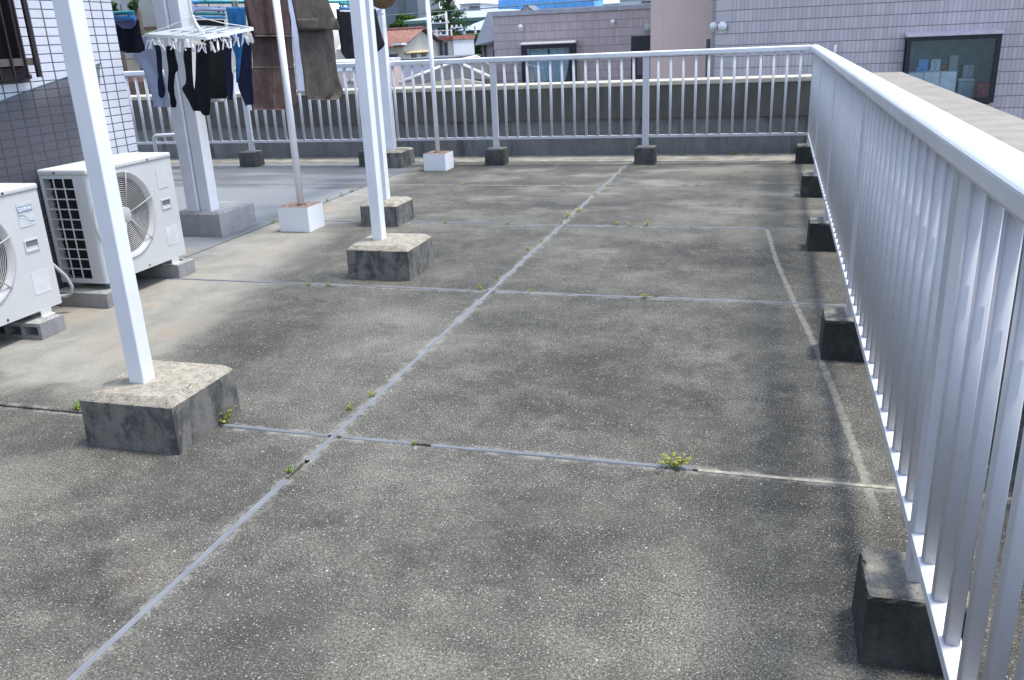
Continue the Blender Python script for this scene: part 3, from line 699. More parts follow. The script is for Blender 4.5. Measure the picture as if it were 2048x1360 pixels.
# outlines of the hanging laundry: (left, right) edge points from top to bottom, metres
CL = {
'towel1_front':[((-4.06,6.461,1.907),(-4.06,7.143,1.923)),((-4.06,6.492,1.778),(-4.06,7.158,1.782)),((-4.06,6.536,1.638),(-4.06,7.163,1.631))],
'towel1_back':[((-4.12,6.564,1.912),(-4.12,7.24,1.928)),((-4.12,6.568,1.762),(-4.12,7.268,1.765)),((-4.12,6.578,1.629),(-4.12,7.249,1.62)),((-4.12,6.562,1.455),(-4.12,7.237,1.431)),((-4.12,6.513,1.32),(-4.12,7.235,1.282)),((-4.12,6.441,1.187),(-4.12,7.233,1.131)),((-4.12,6.385,1.113),(-4.12,7.23,1.044)),((-4.12,6.471,1.07),(-4.12,7.107,1.015))],
'towel2_front':[((-4.06,7.202,1.924),(-4.06,7.878,1.94)),((-4.06,7.224,1.803),(-4.06,7.967,1.809)),((-4.06,7.245,1.679),(-4.06,8.081,1.674))],
'towel2_back':[((-4.12,7.326,1.93),(-4.12,8.004,1.946)),((-4.12,7.347,1.66),(-4.12,8.058,1.654)),((-4.12,7.346,1.512),(-4.12,8.051,1.494)),((-4.12,7.356,1.297),(-4.12,8.049,1.262)),((-4.12,7.346,1.145),(-4.12,8.106,1.092)),((-4.12,7.368,1.081),(-4.12,7.953,1.037))],
'pale_blue':[((-4.5,7.913,1.762),(-4.5,8.047,1.762)),((-4.5,7.908,1.512),(-4.5,8.063,1.508)),((-4.5,7.895,1.304),(-4.5,8.05,1.297)),((-4.5,7.886,1.112),(-4.5,8.042,1.101))],
'black_shirt':[((-4.3,8.506,1.882),(-4.3,9.472,1.896)),((-4.3,8.492,1.73),(-4.3,9.528,1.729)),((-4.3,8.497,1.61),(-4.3,9.594,1.595)),((-4.3,8.502,1.538),(-4.3,9.645,1.514)),((-4.3,8.508,1.469),(-4.3,9.451,1.443)),((-4.3,8.594,1.398),(-4.3,9.134,1.379))],
'blue':[((-4.45,6.803,1.88),(-4.45,7.098,1.885)),((-4.45,6.802,1.738),(-4.45,7.068,1.738)),((-4.45,6.797,1.579),(-4.45,7.033,1.574)),((-4.45,6.821,1.498),(-4.45,6.989,1.492)),((-4.45,6.812,1.376),(-4.45,6.933,1.37)),((-4.45,6.808,1.273),(-4.45,6.861,1.27))],
'white':[((-4.76, 7.238, 1.667),(-4.76, 7.357, 1.666)),((-4.76, 7.034, 1.332),(-4.76, 7.251, 1.321)),((-4.76, 6.823, 1.217),(-4.76, 7.17, 1.194)),((-4.76, 6.825, 1.116),(-4.76, 7.065, 1.097))],
'shorts':[((-5.318,6.5,1.816),(-5.092,6.5,1.806)),((-5.332,6.5,1.738),(-5.099,6.5,1.728)),((-5.34,6.5,1.659),(-5.097,6.5,1.649)),((-5.341,6.5,1.587),(-5.092,6.5,1.578)),((-5.263,6.5,1.552),(-5.159,6.5,1.549))],
'tee':[((-5.342,6.85,1.695),(-5.218,6.85,1.69)),((-5.412,6.85,1.636),(-5.221,6.85,1.628)),((-5.483,6.85,1.554),(-5.218,6.85,1.545)),((-5.49,6.85,1.521),(-5.214,6.85,1.511)),((-5.467,6.85,1.482),(-5.212,6.85,1.473)),((-5.405,6.85,1.403),(-5.207,6.85,1.397)),((-5.392,6.85,1.339),(-5.178,6.85,1.333)),((-5.368,6.85,1.231),(-5.158,6.85,1.226)),((-5.359,6.85,1.122),(-5.149,6.85,1.118)),((-5.362,6.85,1.083),(-5.146,6.85,1.079))],
'sockA':[((-4.566,5.95,1.601),(-4.521,5.95,1.599)),((-4.555,5.95,1.546),(-4.514,5.95,1.545)),((-4.568,5.95,1.419),(-4.532,5.95,1.418)),((-4.566,5.95,1.382),(-4.535,5.95,1.381)),((-4.582,5.95,1.327),(-4.533,5.95,1.325)),((-4.59,5.95,1.271),(-4.53,5.95,1.27)),((-4.593,5.95,1.234),(-4.543,5.95,1.232)),((-4.579,5.95,1.211),(-4.565,5.95,1.211))],
'sockB':[((-4.418,5.9,1.589),(-4.357,5.9,1.587)),((-4.427,5.9,1.525),(-4.357,5.9,1.523)),((-4.428,5.9,1.453),(-4.349,5.9,1.45)),((-4.431,5.9,1.417),(-4.356,5.9,1.414)),((-4.437,5.9,1.388),(-4.384,5.9,1.386)),((-4.458,5.9,1.308),(-4.409,5.9,1.307)),((-4.465,5.9,1.271),(-4.412,5.9,1.27)),((-4.455,5.9,1.234),(-4.415,5.9,1.233)),((-4.462,5.9,1.178),(-4.408,5.9,1.177)),((-4.46,5.9,1.141),(-4.424,5.9,1.14))],
'sockC':[((-4.191,5.8,1.572),(-4.135,5.8,1.57)),((-4.209,5.8,1.503),(-4.144,5.8,1.501)),((-4.209,5.8,1.414),(-4.157,5.8,1.413)),((-4.222,5.8,1.326),(-4.165,5.8,1.324)),((-4.259,5.8,1.291),(-4.164,5.8,1.288)),((-4.253,5.8,1.254),(-4.153,5.8,1.252)),((-4.224,5.8,1.199),(-4.137,5.8,1.197)),((-4.204,5.8,1.144),(-4.139,5.8,1.143)),((-4.196,5.8,1.119),(-4.135,5.8,1.117))],
'sockE':[((-4.071,5.78,1.586),(-3.966,5.78,1.582)),((-4.115,5.78,1.377),(-3.996,5.78,1.374)),((-4.14,5.78,1.271),(-4.015,5.78,1.268)),((-4.135,5.78,1.181),(-4.027,5.78,1.179)),((-4.114,5.78,1.108),(-4.045,5.78,1.107)),((-4.092,5.78,1.086),(-4.057,5.78,1.085))],
'shortsF':[((-4.66,6.675,1.787),(-4.66,7.058,1.789)),((-4.66,6.67,1.716),(-4.66,7.061,1.714)),((-4.66,6.688,1.629),(-4.66,7.052,1.623)),((-4.66,6.691,1.428),(-4.66,7.005,1.415)),((-4.66,6.662,1.184),(-4.66,6.932,1.165)),((-4.66,6.69,1.153),(-4.66,6.864,1.14))],
'sockG':[((-3.945,5.95,1.63),(-3.878,5.95,1.627)),((-3.958,5.95,1.507),(-3.907,5.95,1.505)),((-3.969,5.95,1.4),(-3.921,5.95,1.399)),((-3.975,5.95,1.364),(-3.915,5.95,1.363)),((-3.976,5.95,1.31),(-3.919,5.95,1.309)),((-3.984,5.95,1.238),(-3.932,5.95,1.236)),((-3.98,5.95,1.183),(-3.95,5.95,1.182))],
'sockD':[((-3.865,6.08,1.589),(-3.805,6.08,1.587)),((-3.897,6.08,1.501),(-3.816,6.08,1.498)),((-3.939,6.08,1.357),(-3.835,6.08,1.354)),((-3.961,6.08,1.302),(-3.839,6.08,1.299)),((-3.957,6.08,1.247),(-3.839,6.08,1.244)),((-3.934,6.08,1.172),(-3.847,6.08,1.17)),((-3.92,6.08,1.126),(-3.863,6.08,1.125))],
}

# ================================================================ AIR CONDITIONERS
def text_mesh(s, size, ext=0.0008):
    cu = bpy.data.curves.new('lettering', 'FONT'); cu.body = s; cu.size = size; cu.extrude = ext; cu.align_x = 'CENTER'; cu.align_y = 'CENTER'; cu.offset = size * 0.02
    ob = bpy.data.objects.new('tmp', cu); COL.objects.link(ob)
    bpy.context.view_layer.update()
    me = bpy.data.meshes.new_from_object(ob.evaluated_get(bpy.context.evaluated_depsgraph_get()))
    bpy.data.objects.remove(ob); bpy.data.curves.remove(cu)
    return me
FX, BX = -4.10, -4.465
def ac_unit(ya, yb, z0, z1, label, badge_faded, name='air_conditioner'):
    o = thing(name, (FX - .18, (ya + yb) / 2, z0 - .04), label, 'air conditioner', 'outdoor air conditioner units')
    cy, cz = ya + 0.283, z0 + (z1 - z0) * 0.535
    Rr = 0.292
    # front panel with a round opening
    m = 64; angs = sorted([2 * math.pi * k / m for k in range(m)] + [math.atan2(zz - cz, yy - cy) % (2 * math.pi) for yy in (ya + .03, yb) for zz in (z0, z1 - .035)])
    def edge(t):
        c, s = math.cos(t), math.sin(t); k = 1e9
        if c > 1e-9: k = min(k, (yb - cy) / c)
        if c < -1e-9: k = min(k, (ya + .03 - cy) / c)
        if s > 1e-9: k = min(k, (z1 - .035 - cz) / s)
        if s < -1e-9: k = min(k, (z0 - cz) / s)
        return (cy + c * k, cz + s * k)
    vs = []; fs = []; n = len(angs)
    for t in angs:
        e = edge(t)
        vs += [(FX, cy + Rr * math.cos(t), cz + Rr * math.sin(t)), (FX, e[0], e[1])]
    for i in range(n):
        j = (i + 1) % n
        fs.append((2 * i, 2 * i + 1, 2 * j + 1, 2 * j))
    b = B().add(vs, fs)
    # rounded front corner towards the side grille, side frame
    q = [(FX - .03 + .03 * math.sin(a), ya + .03 - .03 * math.cos(a)) for a in [k * math.pi / 16 for k in range(9)]]
    b.add([(x, y, z0) for x, y in q] + [(x, y, z1 - .035) for x, y in q], [(k, k + 1, 9 + k + 1, 9 + k) for k in range(8)], True)
    b.box(BX, FX - .002, yb - .004, yb, z0, z1 - .035)       # far side
    b.box(BX, FX - .03, ya + .02, yb - .004, z0, z0 + .012)  # base pan
    b.box(BX, BX + .01, ya + .02, yb - .004, z0 + .012, z1 - .035)
    b.build('casing', M['ac'], o)
    lid = B().bbox(BX - .006, FX + .007, ya - .007, yb + .006, z1 - .035, z1, 0.010, 2).build('lid', M['ac'], o)
    # side grille: frame and lattice with dark coil behind
    gx0, gx1 = BX, FX - .03; gz0, gz1 = z0, z1 - .035
    b = B(); t_ = .006
    ox0, ox1, oz0, oz1 = BX + .025, FX - .112, z0 + .03, z1 - .058
    b.box(gx0, ox0, ya, ya + t_, gz0, gz1); b.box(ox1, gx1, ya, ya + t_, gz0, gz1)
    b.box(ox0, ox1, ya, ya + t_, gz0, oz0); b.box(ox0, ox1, ya, ya + t_, oz1, gz1)
    b.build('side_panel', M['ac'], o)
    lat = B()
    for k in (1, 2):
        x = ox0 + (ox1 - ox0) * k / 3; lat.bbox(x - .0035, x + .0035, ya + .0005, ya + .009, oz0, oz1, 0.0015)
    for k in range(1, 10):
        z = oz0 + (oz1 - oz0) * k / 10; lat.bbox(ox0, ox1, ya + .001, ya + .008, z - .004, z + .004, 0.0015)
    lat.build('side_grille', M['ac'], o)
    b = B().box(ox0, ox1, ya + .06, ya + .07, oz0, oz1)
    for k in range(16):
        z = oz0 + (oz1 - oz0) * (k + .5) / 16; b.tube([(ox0, ya + .052, z), (ox1 - .08, ya + .052, z)], .005, 6)
    b.build('coil', M['fins'], o)
    # fan housing, blades, wire guard
    b = B().lathe((FX, cy, cz), [(Rr, 0.0), (Rr - .004, .006), (Rr - .012, .003), (Rr - .038, -.012), (Rr - .044, -.02)], 0, 56)
    b.build('fan_ring', M['acbeige'], o)
    B().lathe((FX, cy, cz), [(Rr - .0442, -.0202), (Rr - .048, -.06), (Rr - .05, -.13)], 0, 48).build('fan_duct', M['acduct'], o)
    B().lathe((FX - .12, cy, cz), [(0.0, 0), (.248, 0.0)], 0, 40).build('fan_backing', M['acdark'], o)
    b = B()
    for k in range(3):
        a0 = k * 2 * math.pi / 3 + .4
        vs = []
        for i in range(7):
            a = a0 + i * .22
            for j in range(4):
                r = .06 + j * .06
                vs.append((FX - .10 + .05 * (i / 6 - .5), cy + r * math.cos(a + j * .12), cz + r * math.sin(a + j * .12)))
        b.add(vs, [(i * 4 + j, i * 4 + j + 1, i * 4 + j + 5, i * 4 + j + 4) for i in range(6) for j in range(3)], True)
    b.build('fan_blades', M['fins'], o)
    b = B()
    for k in range(15): b.ring((FX - .004 - .010 * (k / 14) , cy, cz), .068 + k * .0127, .0026, 0, 48, 5)
    wg = b.build('fan_guard', M['acbeige'], o)
    b = B()
    for k in range(6):
        a = math.radians(-44 + 60 * k)
        b.tube([(FX + .001, cy + .05 * math.cos(a), cz + .05 * math.sin(a)), (FX + .004, cy + .18 * math.cos(a), cz + .18 * math.sin(a)), (FX + .004, cy + .296 * math.cos(a), cz + .296 * math.sin(a))], .0036, 6)
    b.build('guard_spoke', M['acbeige'], wg)
    B().lathe((FX - .002, cy, cz), [(.058, -.006), (.058, .0), (.052, .003), (0, .0045)], 0, 30).build('hub_cover', M['acbeige'], wg)
    # handle recess
    hy, hz = yb - .125, z0 + (z1 - z0) * .535
    h = B().box(FX - .02, FX + .0012, hy - .052, hy + .052, hz - .036, hz + .034)
    h = B()
    for (a, c, d, e) in ((-.052, .052, -.036, -.026), (-.052, .052, .026, .034), (-.052, -.044, -.026, .026), (.044, .052, -.026, .026)): h.box(FX + .0004, FX + .005, hy + a, hy + c, hz + d, hz + e)
    hh = h.build('handle', M['ac'], o)
    B().box(FX + .0002, FX + .0012, hy - .044, hy + .044, hz - .006, hz + .026).build('handle_recess_shade', simple('handle_shadow_gap', (0.16, 0.155, 0.165), 0.7), hh)  # flat dark plate; the shade of the recess is put into its colour
    # badge with brand lettering and curve
    by0, by1, bz0, bz1 = yb - .176, yb - .063, z0 + (z1 - z0) * .685, z0 + (z1 - z0) * .873
    bd = B().box(FX + .0004, FX + .0022, by0, by1, bz0, bz1).build('badge', M['sticker'], o)
    if not badge_faded:
        hgt = bz1 - bz0
        B().box(FX + .0026, FX + .0032, by0 + .003, by1 - .003, bz1 - hgt * .40, bz1 - hgt * .12).build('blue_band', M['bluestk'], bd)
        me = text_mesh('DAIKIN', .028)
        me.materials.append(M['letter'])
        tx = bpy.data.objects.new('brand_lettering', me); COL.objects.link(tx)
        tx.parent = bd; tx.location = Vector((FX + .0042, (by0 + by1) / 2, bz1 - hgt * .265)) - wloc(bd); tx.rotation_euler = (R(90), 0, R(90))
        cv = []
        for k in range(25):
            u = k / 24; s = 1 / (1 + math.exp((u - .52) * 13))
            cv.append((FX + .0032, by0 + .004 + (by1 - by0 - .008) * u, bz0 + hgt * (.16 + .34 * s)))
        for dz, mt, ww in ((0, M['bluestk'], .005), (-.010, M['letter'], .003)):
            vs = [(p[0] + abs(dz) * .02, p[1], p[2] + dz + s * ww) for p in cv for s in (-1, 1)]
            vs += [(p[0] - .0006, p[1], p[2]) for p in vs]
            B().add(vs, [(2 * i, 2 * i + 1, 2 * i + 3, 2 * i + 2) for i in range(24)]).build('curve_mark', mt, bd)
    B().box(FX + .0004, FX + .0016, yb - .178, yb - .055, z0 + (z1 - z0) * .135, z0 + (z1 - z0) * .315).build('sticker', simple('pale_sticker', (0.63, 0.63, 0.60), 0.5), o)
    # screws
    for y, z in ((ya + .16, z1 - .017), (yb - .25, z1 - .017)): B().ball((FX + .008, y, z), .0085, (.5, 1, 1), 10, 6).build('screw', M['rustdot'], lid)
    B().ball((BX + .13, ya - .008, z1 - .018), .009, (1, .5, 1), 10, 6).build('screw', M['rustdot'], lid)
    B().ball((FX + .001, ya + .42, z0 + .02), .008, (.5, 1, 1), 10, 6).build('screw', M['rustdot'], o)
    # feet
    for y in (ya + .12, yb - .13):
        b = B().box(FX - .085, FX + .02, y - .045, y + .045, z0 - .040, z0 - .034); b.box(FX - .085, FX - .078, y - .045, y + .045, z0 - .034, z0)
        b.box(FX - .005, FX + .001, y - .040, y + .040, z0 - .034, z0)
        b.build('foot', M['ac'], o)
        B().box(BX + .01, BX + .08, y - .045, y + .045, z0 - .040, z0).build('foot', M['ac'], o)
    return o
ac_unit(4.482, 5.306, 0.140, 0.878, 'white air conditioner outdoor unit with dark side grille, the one behind the near white post', True)
ac_unit(3.255, 4.080, 0.135, 0.862, 'white air conditioner outdoor unit with blue lettered badge, cut by the left edge', False)
def cblock(x0, x1, y0, y1, h, label, holes):
    ob = None
    if holes:
        # hollow block lying with three openings in the -y face
        b = B(); wv = .022
        b.box(x0, x1, y0, y1, -0.003, wv); b.box(x0, x1, y0, y1, h - wv, h); b.box(x0, x1, y1 - .02, y1, wv, h - wv)
        L = (x1 - x0 - wv) / 3
        for k in range(4): b.box(x0 + k * L, x0 + k * L + wv, y0, y1 - .02, wv, h - wv)
    else:
        b = B().bbox(x0, x1, y0, y1, -0.003, h, 0.006, 2)
    ob = b.build('cement_block', M['cblock'], None, ((x0 + x1) / 2, (y0 + y1) / 2, 0))
    return tag(ob, label, 'concrete block', 'cement blocks under the air conditioners')
cblock(-4.40, -4.005, 3.79, 3.975, .098, 'hollow cement block with open cells under the lettered air conditioner', True)
cblock(-4.40, -4.01, 3.28, 3.46, .098, 'cement block under the left end of the lettered air conditioner, at the frame edge', True)
cblock(-4.47, -4.055, 4.40, 4.60, .100, 'solid cement block under the grille end of the second air conditioner', False)
cblock(-4.47, -4.055, 5.135, 5.33, .100, 'light cement block under the right end of the second air conditioner', False)
hs = B().tube([(-4.36, 4.085, .42), (-4.32, 4.16, .40), (-4.27, 4.24, .33), (-4.235, 4.29, .24), (-4.225, 4.31, .17), (-4.235, 4.31, .13), (-4.27, 4.30, .108), (-4.32, 4.27, .108), (-4.38, 4.2, .12)], .011, 10).build('drain_hose', M['hose'], None, (-4.3, 4.2, .1))
tag(hs, 'grey hose looping down between the two air conditioners', 'hose')

# ================================================================ CLOTHES POLE STANDS AND POLES
def pole_stand(x0, x1, y0, y1, h, px, py, label, r=.030):
    o = thing('clothes_pole_stand', ((x0 + x1) / 2, (y0 + y1) / 2, 0), label, 'clothes pole stand', 'clothes pole stands')
    B().bbox(x0, x1, y0, y1, 0.0, h, .004).build('base_box', M['rust'], o)
    B().tube([(px, py, h - .005), (px, py, 2.16)], r, 20).build('pole', M['pole'], o)
    B().lathe((px, py, h + .001), [(r + .012, 0), (r + .008, .006), (r, .008)], 2, 18).build('collar', M['rustdot'], o)
    a = B().bbox(px - .70, px + .16, py - .02, py + .02, 2.03, 2.07, .004)
    a.build('cross_arm', M['pole'], o)
    B().ball((px, py, 2.16), r + .004, (1, 1, .7)).build('cap', M['pole'], o)
    for hx in (-4.08, -4.30): B().tube([(hx - .045, py, 2.128), (hx - .03, py, 2.086), (hx, py, 2.072), (hx + .03, py, 2.086), (hx + .045, py, 2.128)], .006, 8).build('hook', M['steel'], o)
    return o
pole_stand(-4.143, -3.846, 6.68, 6.955, .222, -3.972, 6.80, 'white round clothes pole on a white box with a rusty lid, between the square posts')
pole_stand(-4.165, -3.875, 10.19, 10.49, .214, -4.02, 10.335, 'white round clothes pole on a white box near the far railing', .027)
def laundry_pole(x, y0, z0, y1, z1, r, mat, endmat, label):
    o = thing('laundry_pole', (x, (y0 + y1) / 2, z0), label, 'laundry pole', 'laundry poles')
    B().tube([(x, y0, z0), (x, y1, z1)], r, 14).build('tube', mat, o)
    for y, z in ((y0, z0), (y1, z1)): B().ball((x, y, z), r + .007, (1, 1.7, 1)).build('end_cap', endmat, o)
    return o
laundry_pole(-4.08, 5.3, 2.092, 10.75, 2.092, .015, M['steel'], M['blue_pl'], 'steel laundry pole above the picture carrying the two brown towels')
laundry_pole(-4.64, 6.66, 1.925, 10.80, 2.020, .0145, M['teal'], M['blue_pl'], 'teal laundry pole with blue end caps running behind the towels')
laundry_pole(-4.30, 5.5, 2.092, 10.75, 2.092, .015, M['steel'], M['blue_pl'], 'steel laundry pole above the picture holding the peg rack and black shirt')
# short chains holding the teal pole from the arms
for y, z in ((6.80, 1.928), (10.335, 2.009)):
    tag(B().tube([(-4.64, y, z + .012), (-4.64, y, 2.05)], .004, 6).build('hanging_hook', M['steel'], None, (-4.64, y, z)), 'thin steel hook holding the teal pole at the %s stand' % ('nearer' if y < 8 else 'farther'), 'hook', 'hooks for the teal pole')

# ================================================================ LAUNDRY
def cloth(name, rows, mat, label, cat, parent=None, group=None, wave=.012, freq=3.0, th=.004, nc=14, sub=5, ph=0.0, fade=True):
    """rows of (left, right) points from top to bottom -> a closed thin sheet with folds"""
    L = [Vector(a) for a, c in rows]; Q = [Vector(c) for a, c in rows]
    def dense(P):
        out = []
        for i in range(len(P) - 1):
            p0 = P[max(i - 1, 0)]; p1 = P[i]; p2 = P[i + 1]; p3 = P[min(i + 2, len(P) - 1)]
            for k in range(sub):
                t = k / sub
                out.append(0.5 * ((2 * p1) + (p2 - p0) * t + (2 * p0 - 5 * p1 + 4 * p2 - p3) * t * t + (3 * p1 - p0 - 3 * p2 + p3) * t ** 3))
        return out + [P[-1]]
    L = dense(L); Q = dense(Q); nr = len(L)
    u = (Q[0] - L[0]); u.z = 0; u.normalize(); nrm = Vector((-u.y, u.x, 0))
    if nrm.y > 0: nrm = -nrm
    if abs(u.y) > .7: nrm = Vector((1, 0, 0))
    grid = []
    for i in range(nr):
        t = i / (nr - 1)
        row = []
        for j in range(nc + 1):
            s = j / nc
            p = L[i].lerp(Q[i], s)
            amp = wave * (0.25 + t if fade else 1)
            d = amp * (math.sin(s * freq * 2 * math.pi + ph + t * 1.1) + .45 * math.sin(s * freq * 4.7 + t * 4.0 + ph * 2))
            row.append(p + nrm * d)
        grid.append(row)
    vs = [p + nrm * th / 2 for r in grid for p in r] + [p - nrm * th / 2 for r in grid for p in r]
    N = nr * (nc + 1); fs = []
    for i in range(nr - 1):
        for j in range(nc):
            a = i * (nc + 1) + j; fs.append((a, a + 1, a + nc + 2, a + nc + 1)); fs.append((N + a, N + a + nc + 1, N + a + nc + 2, N + a + 1))
    rim = [j for j in range(nc + 1)] + [i * (nc + 1) + nc for i in range(1, nr)] + [(nr - 1) * (nc + 1) + j for j in range(nc - 1, -1, -1)] + [i * (nc + 1) for i in range(nr - 2, 0, -1)]
    for k in range(len(rim)): fs.append((rim[k], rim[(k + 1) % len(rim)], N + rim[(k + 1) % len(rim)], N + rim[k]))
    c = sum((p for r in grid for p in r), Vector()) / N
    o = B().add(vs, fs, True).build(name, mat, parent, None if parent else c)
    if cat: tag(o, label, cat, group)
    return o, grid, nrm
def seam(grid, nrm, cells, parent, wdt=.006, off=.004, mat='seam'):
    """thin raised band along grid cells"""
    pts = [grid[i][j] + nrm * off for i, j in cells]
    b = B(); b.tube(pts, wdt / 2, 6)
    return b.build('seam', M[mat], parent)
# brown towels folded over the steel pole: front and back flaps are joined over the pole
def over_pole(front, back, zp, xp=-4.08):
    """extend flaps to the pole top"""
    def ext(rows):
        (a, c) = rows[0]
        return [((xp, a[1] - .0, zp), (xp, c[1], zp))] + rows
    return ext(front), ext(back)
f1, b1 = over_pole(CL['towel1_front'], CL['towel1_back'], 2.11)
tw1 = thing('towel', (-4.08, 6.85, 1.05), 'brown towel with pale seam lines hanging over the pole, left one', 'towel', 'brown towels')
o, g, nn = cloth('back_flap', b1, M['brown'], None, None, tw1, wave=.010, freq=1.6, nc=20)
ir = [i for i in range(len(g))]
jm = 10
seam(g, nn, [(i, jm) for i in ir], o)
ic = min(ir, key=lambda i: abs(g[i][jm].z - 1.37)); seam(g, nn, [(ic, j) for j in range(21)], o)
seam(g, nn, [(len(g) - 1, j) for j in range(21)], o)
o, g, nn = cloth('front_flap', f1, M['brown'], None, None, tw1, wave=.009, freq=1.4, nc=20, ph=.6)
seam(g, nn, [(i, 9) for i in range(len(g))], o); seam(g, nn, [(len(g) - 1, j) for j in range(21)], o, .008)
f2, b2 = over_pole(CL['towel2_front'], CL['towel2_back'], 2.11)
tw2 = thing('towel', (-4.08, 7.6, 1.05), 'grey brown towel with soft vertical folds hanging over the pole, right one', 'towel', 'brown towels')
o, g, nn = cloth('back_flap', b2, M['olive'], None, None, tw2, wave=.020, freq=1.7, nc=24, ph=1.0)
seam(g, nn, [(len(g) - 1, j) for j in range(25)], o)
o, g, nn = cloth('front_flap', f2, M['olive'], None, None, tw2, wave=.010, freq=1.3, nc=20, ph=.2)
cloth('hem_band', [(g[-6][0] + nn * .004, g[-6][-1] + nn * .004), (g[-1][0] + nn * .004, g[-1][-1] + nn * .004)] if False else [(tuple(g[-5][0] + nn * .003), tuple(g[-5][-1] + nn * .003)), (tuple(g[-1][0] + nn * .003), tuple(g[-1][-1] + nn * .003))], M['olive'], None, None, o, wave=.010, freq=1.3, nc=20, ph=.2, fade=False, sub=3)
cloth('pale_blue_towel', [((-4.5, 7.92, 2.0), (-4.5, 8.04, 2.0))] + CL['pale_blue'], M['paleb'], 'narrow pale blue towel seen between the two brown towels', 'towel', wave=.006, freq=1)
bs, g, nn = cloth('black_shirt', CL['black_shirt'], M['black'], 'black shirt hanging behind the two close white posts', 'shirt', wave=.018, freq=2.6, nc=22, ph=.4)
cloth('blue_trousers', CL['blue'], M['bluec'], 'bright blue garment hanging left of the brown towel', 'garment', wave=.014, freq=2, nc=16)
so_, g, nn = cloth('dark_shorts', CL['shorts'], M['darkn'], 'dark denim shorts hanging beside the tiled house corner', 'shorts', wave=.012, freq=1.6, nc=14)
cloth('waist_lining', [((-5.315, 6.482, 1.812), (-5.11, 6.482, 1.806)), ((-5.29, 6.482, 1.775), (-5.12, 6.482, 1.77)), ((-5.25, 6.482, 1.745), (-5.16, 6.482, 1.742))], simple('blue_lining', (0.16, 0.20, 0.36), .9), None, None, so_, wave=.006, freq=1, nc=8)
tee, g, nn = cloth('white_shirt', CL['tee'], M['paleb'], 'pale blue white T-shirt hanging behind the dark socks, by the house corner', 'shirt', wave=.012, freq=1.3, nc=16)
cloth('white_shirt', CL['white'], M['whitec'], 'white shirt hem showing under the black shorts on the rack', 'shirt', wave=.012, freq=1.5)
SK = dict(sockA=('sock', 'navy', 'narrow navy sock, leftmost one clipped to the white rack', 'sock'), sockB=('sock', 'black', 'black sock with a heel bulge, second from the left on the rack', 'sock'),
          sockC=('sock', 'black', 'long black sock with a bent foot in front of the paired posts', 'sock'), sockE=('sock', 'black', 'longest black sock, hanging lowest under the rack', 'sock'),
          shortsF=('black_shorts', 'black', 'black shorts hanging from the pink pegged hanger, behind the white rack', 'shorts'), sockG=('sock', 'navy', 'short navy sock clipped to the rack beside the bright blue garment', 'sock'),
          sockD=('sock', 'navy', 'long navy sock at the right end of the rack, against the brown towel', 'sock'))
for k, (nm, mt, lb, ct) in SK.items():
    o, g, nn = cloth(nm, CL[k], M[mt], lb, ct, None, 'laundry on the white rack' if k != 'shortsF' else None, wave=.006, freq=1, nc=8, th=.012)
    if k == 'sockD': B().box(-3.90, -3.865, 6.058, 6.062, 1.095, 1.135).build('paper_tag', M['letter'], o)

# white rectangular peg rack
rk = thing('peg_rack', (-4.24, 6.08, 1.68), 'white rectangular drying rack with many pegs, holding the dark socks', 'drying rack')
Lc, Fc, Rc, Bc = Vector((-4.70, 6.05, 1.675)), Vector((-3.93, 5.71, 1.628)), Vector((-3.80, 6.12, 1.683)), Vector((-4.53, 6.45, 1.728))
def bar(p, q, wdt, h):
    d = (q - p).normalized(); s = Vector((-d.y, d.x, 0)).normalized(); b = B(); up = Vector((0, 0, 1))
    vs = [c + s * i * wdt / 2 + up * j * h / 2 for c in (p, q) for i, j in ((-1, -1), (1, -1), (1, 1), (-1, 1))]
    return b.add(vs, [(0, 3, 2, 1), (4, 5, 6, 7), (0, 1, 5, 4), (1, 2, 6, 5), (2, 3, 7, 6), (3, 0, 4, 7)])
fr = B()
for p, q in ((Lc, Fc), (Fc, Rc), (Rc, Bc), (Bc, Lc)):
    t = bar(p, q, .016, .022); fr.add(t.v, t.f)
fr.build('frame', M['white_pl'], rk)
fr = B()
for k in range(1, 5):
    s = k / 5
    for p, q in ((Lc.lerp(Fc, s), Bc.lerp(Rc, s)),):
        t = bar(p, q, .010, .014); fr.add(t.v, t.f)
t = bar(Lc.lerp(Bc, .5), Fc.lerp(Rc, .5), .014, .016); fr.add(t.v, t.f)
fr.build('crossbars', M['white_pl'], rk)
cc = (Lc + Fc + Rc + Bc) / 4
top = Vector((-4.29, 6.10, 1.80))
B().tube([cc, cc.lerp(top, .55), top], [.011, .010, .008], 12).build('stem', M['white_pl'], rk)
B().tube([top, top + Vector((-.005, .0, .03)), (-4.30, 6.10, 2.06), (-4.33, 6.1, 2.09), (-4.30, 6.10, 2.112), (-4.275, 6.10, 2.095)], .005, 8).build('hook', M['white_pl'], rk)
for c in (Lc, Fc, Rc, Bc): B().tube([top, top.lerp(c, .5) + Vector((0, 0, -.006)), c + Vector((0, 0, .01))], .0032, 6).build('stay', M['white_pl'], rk)
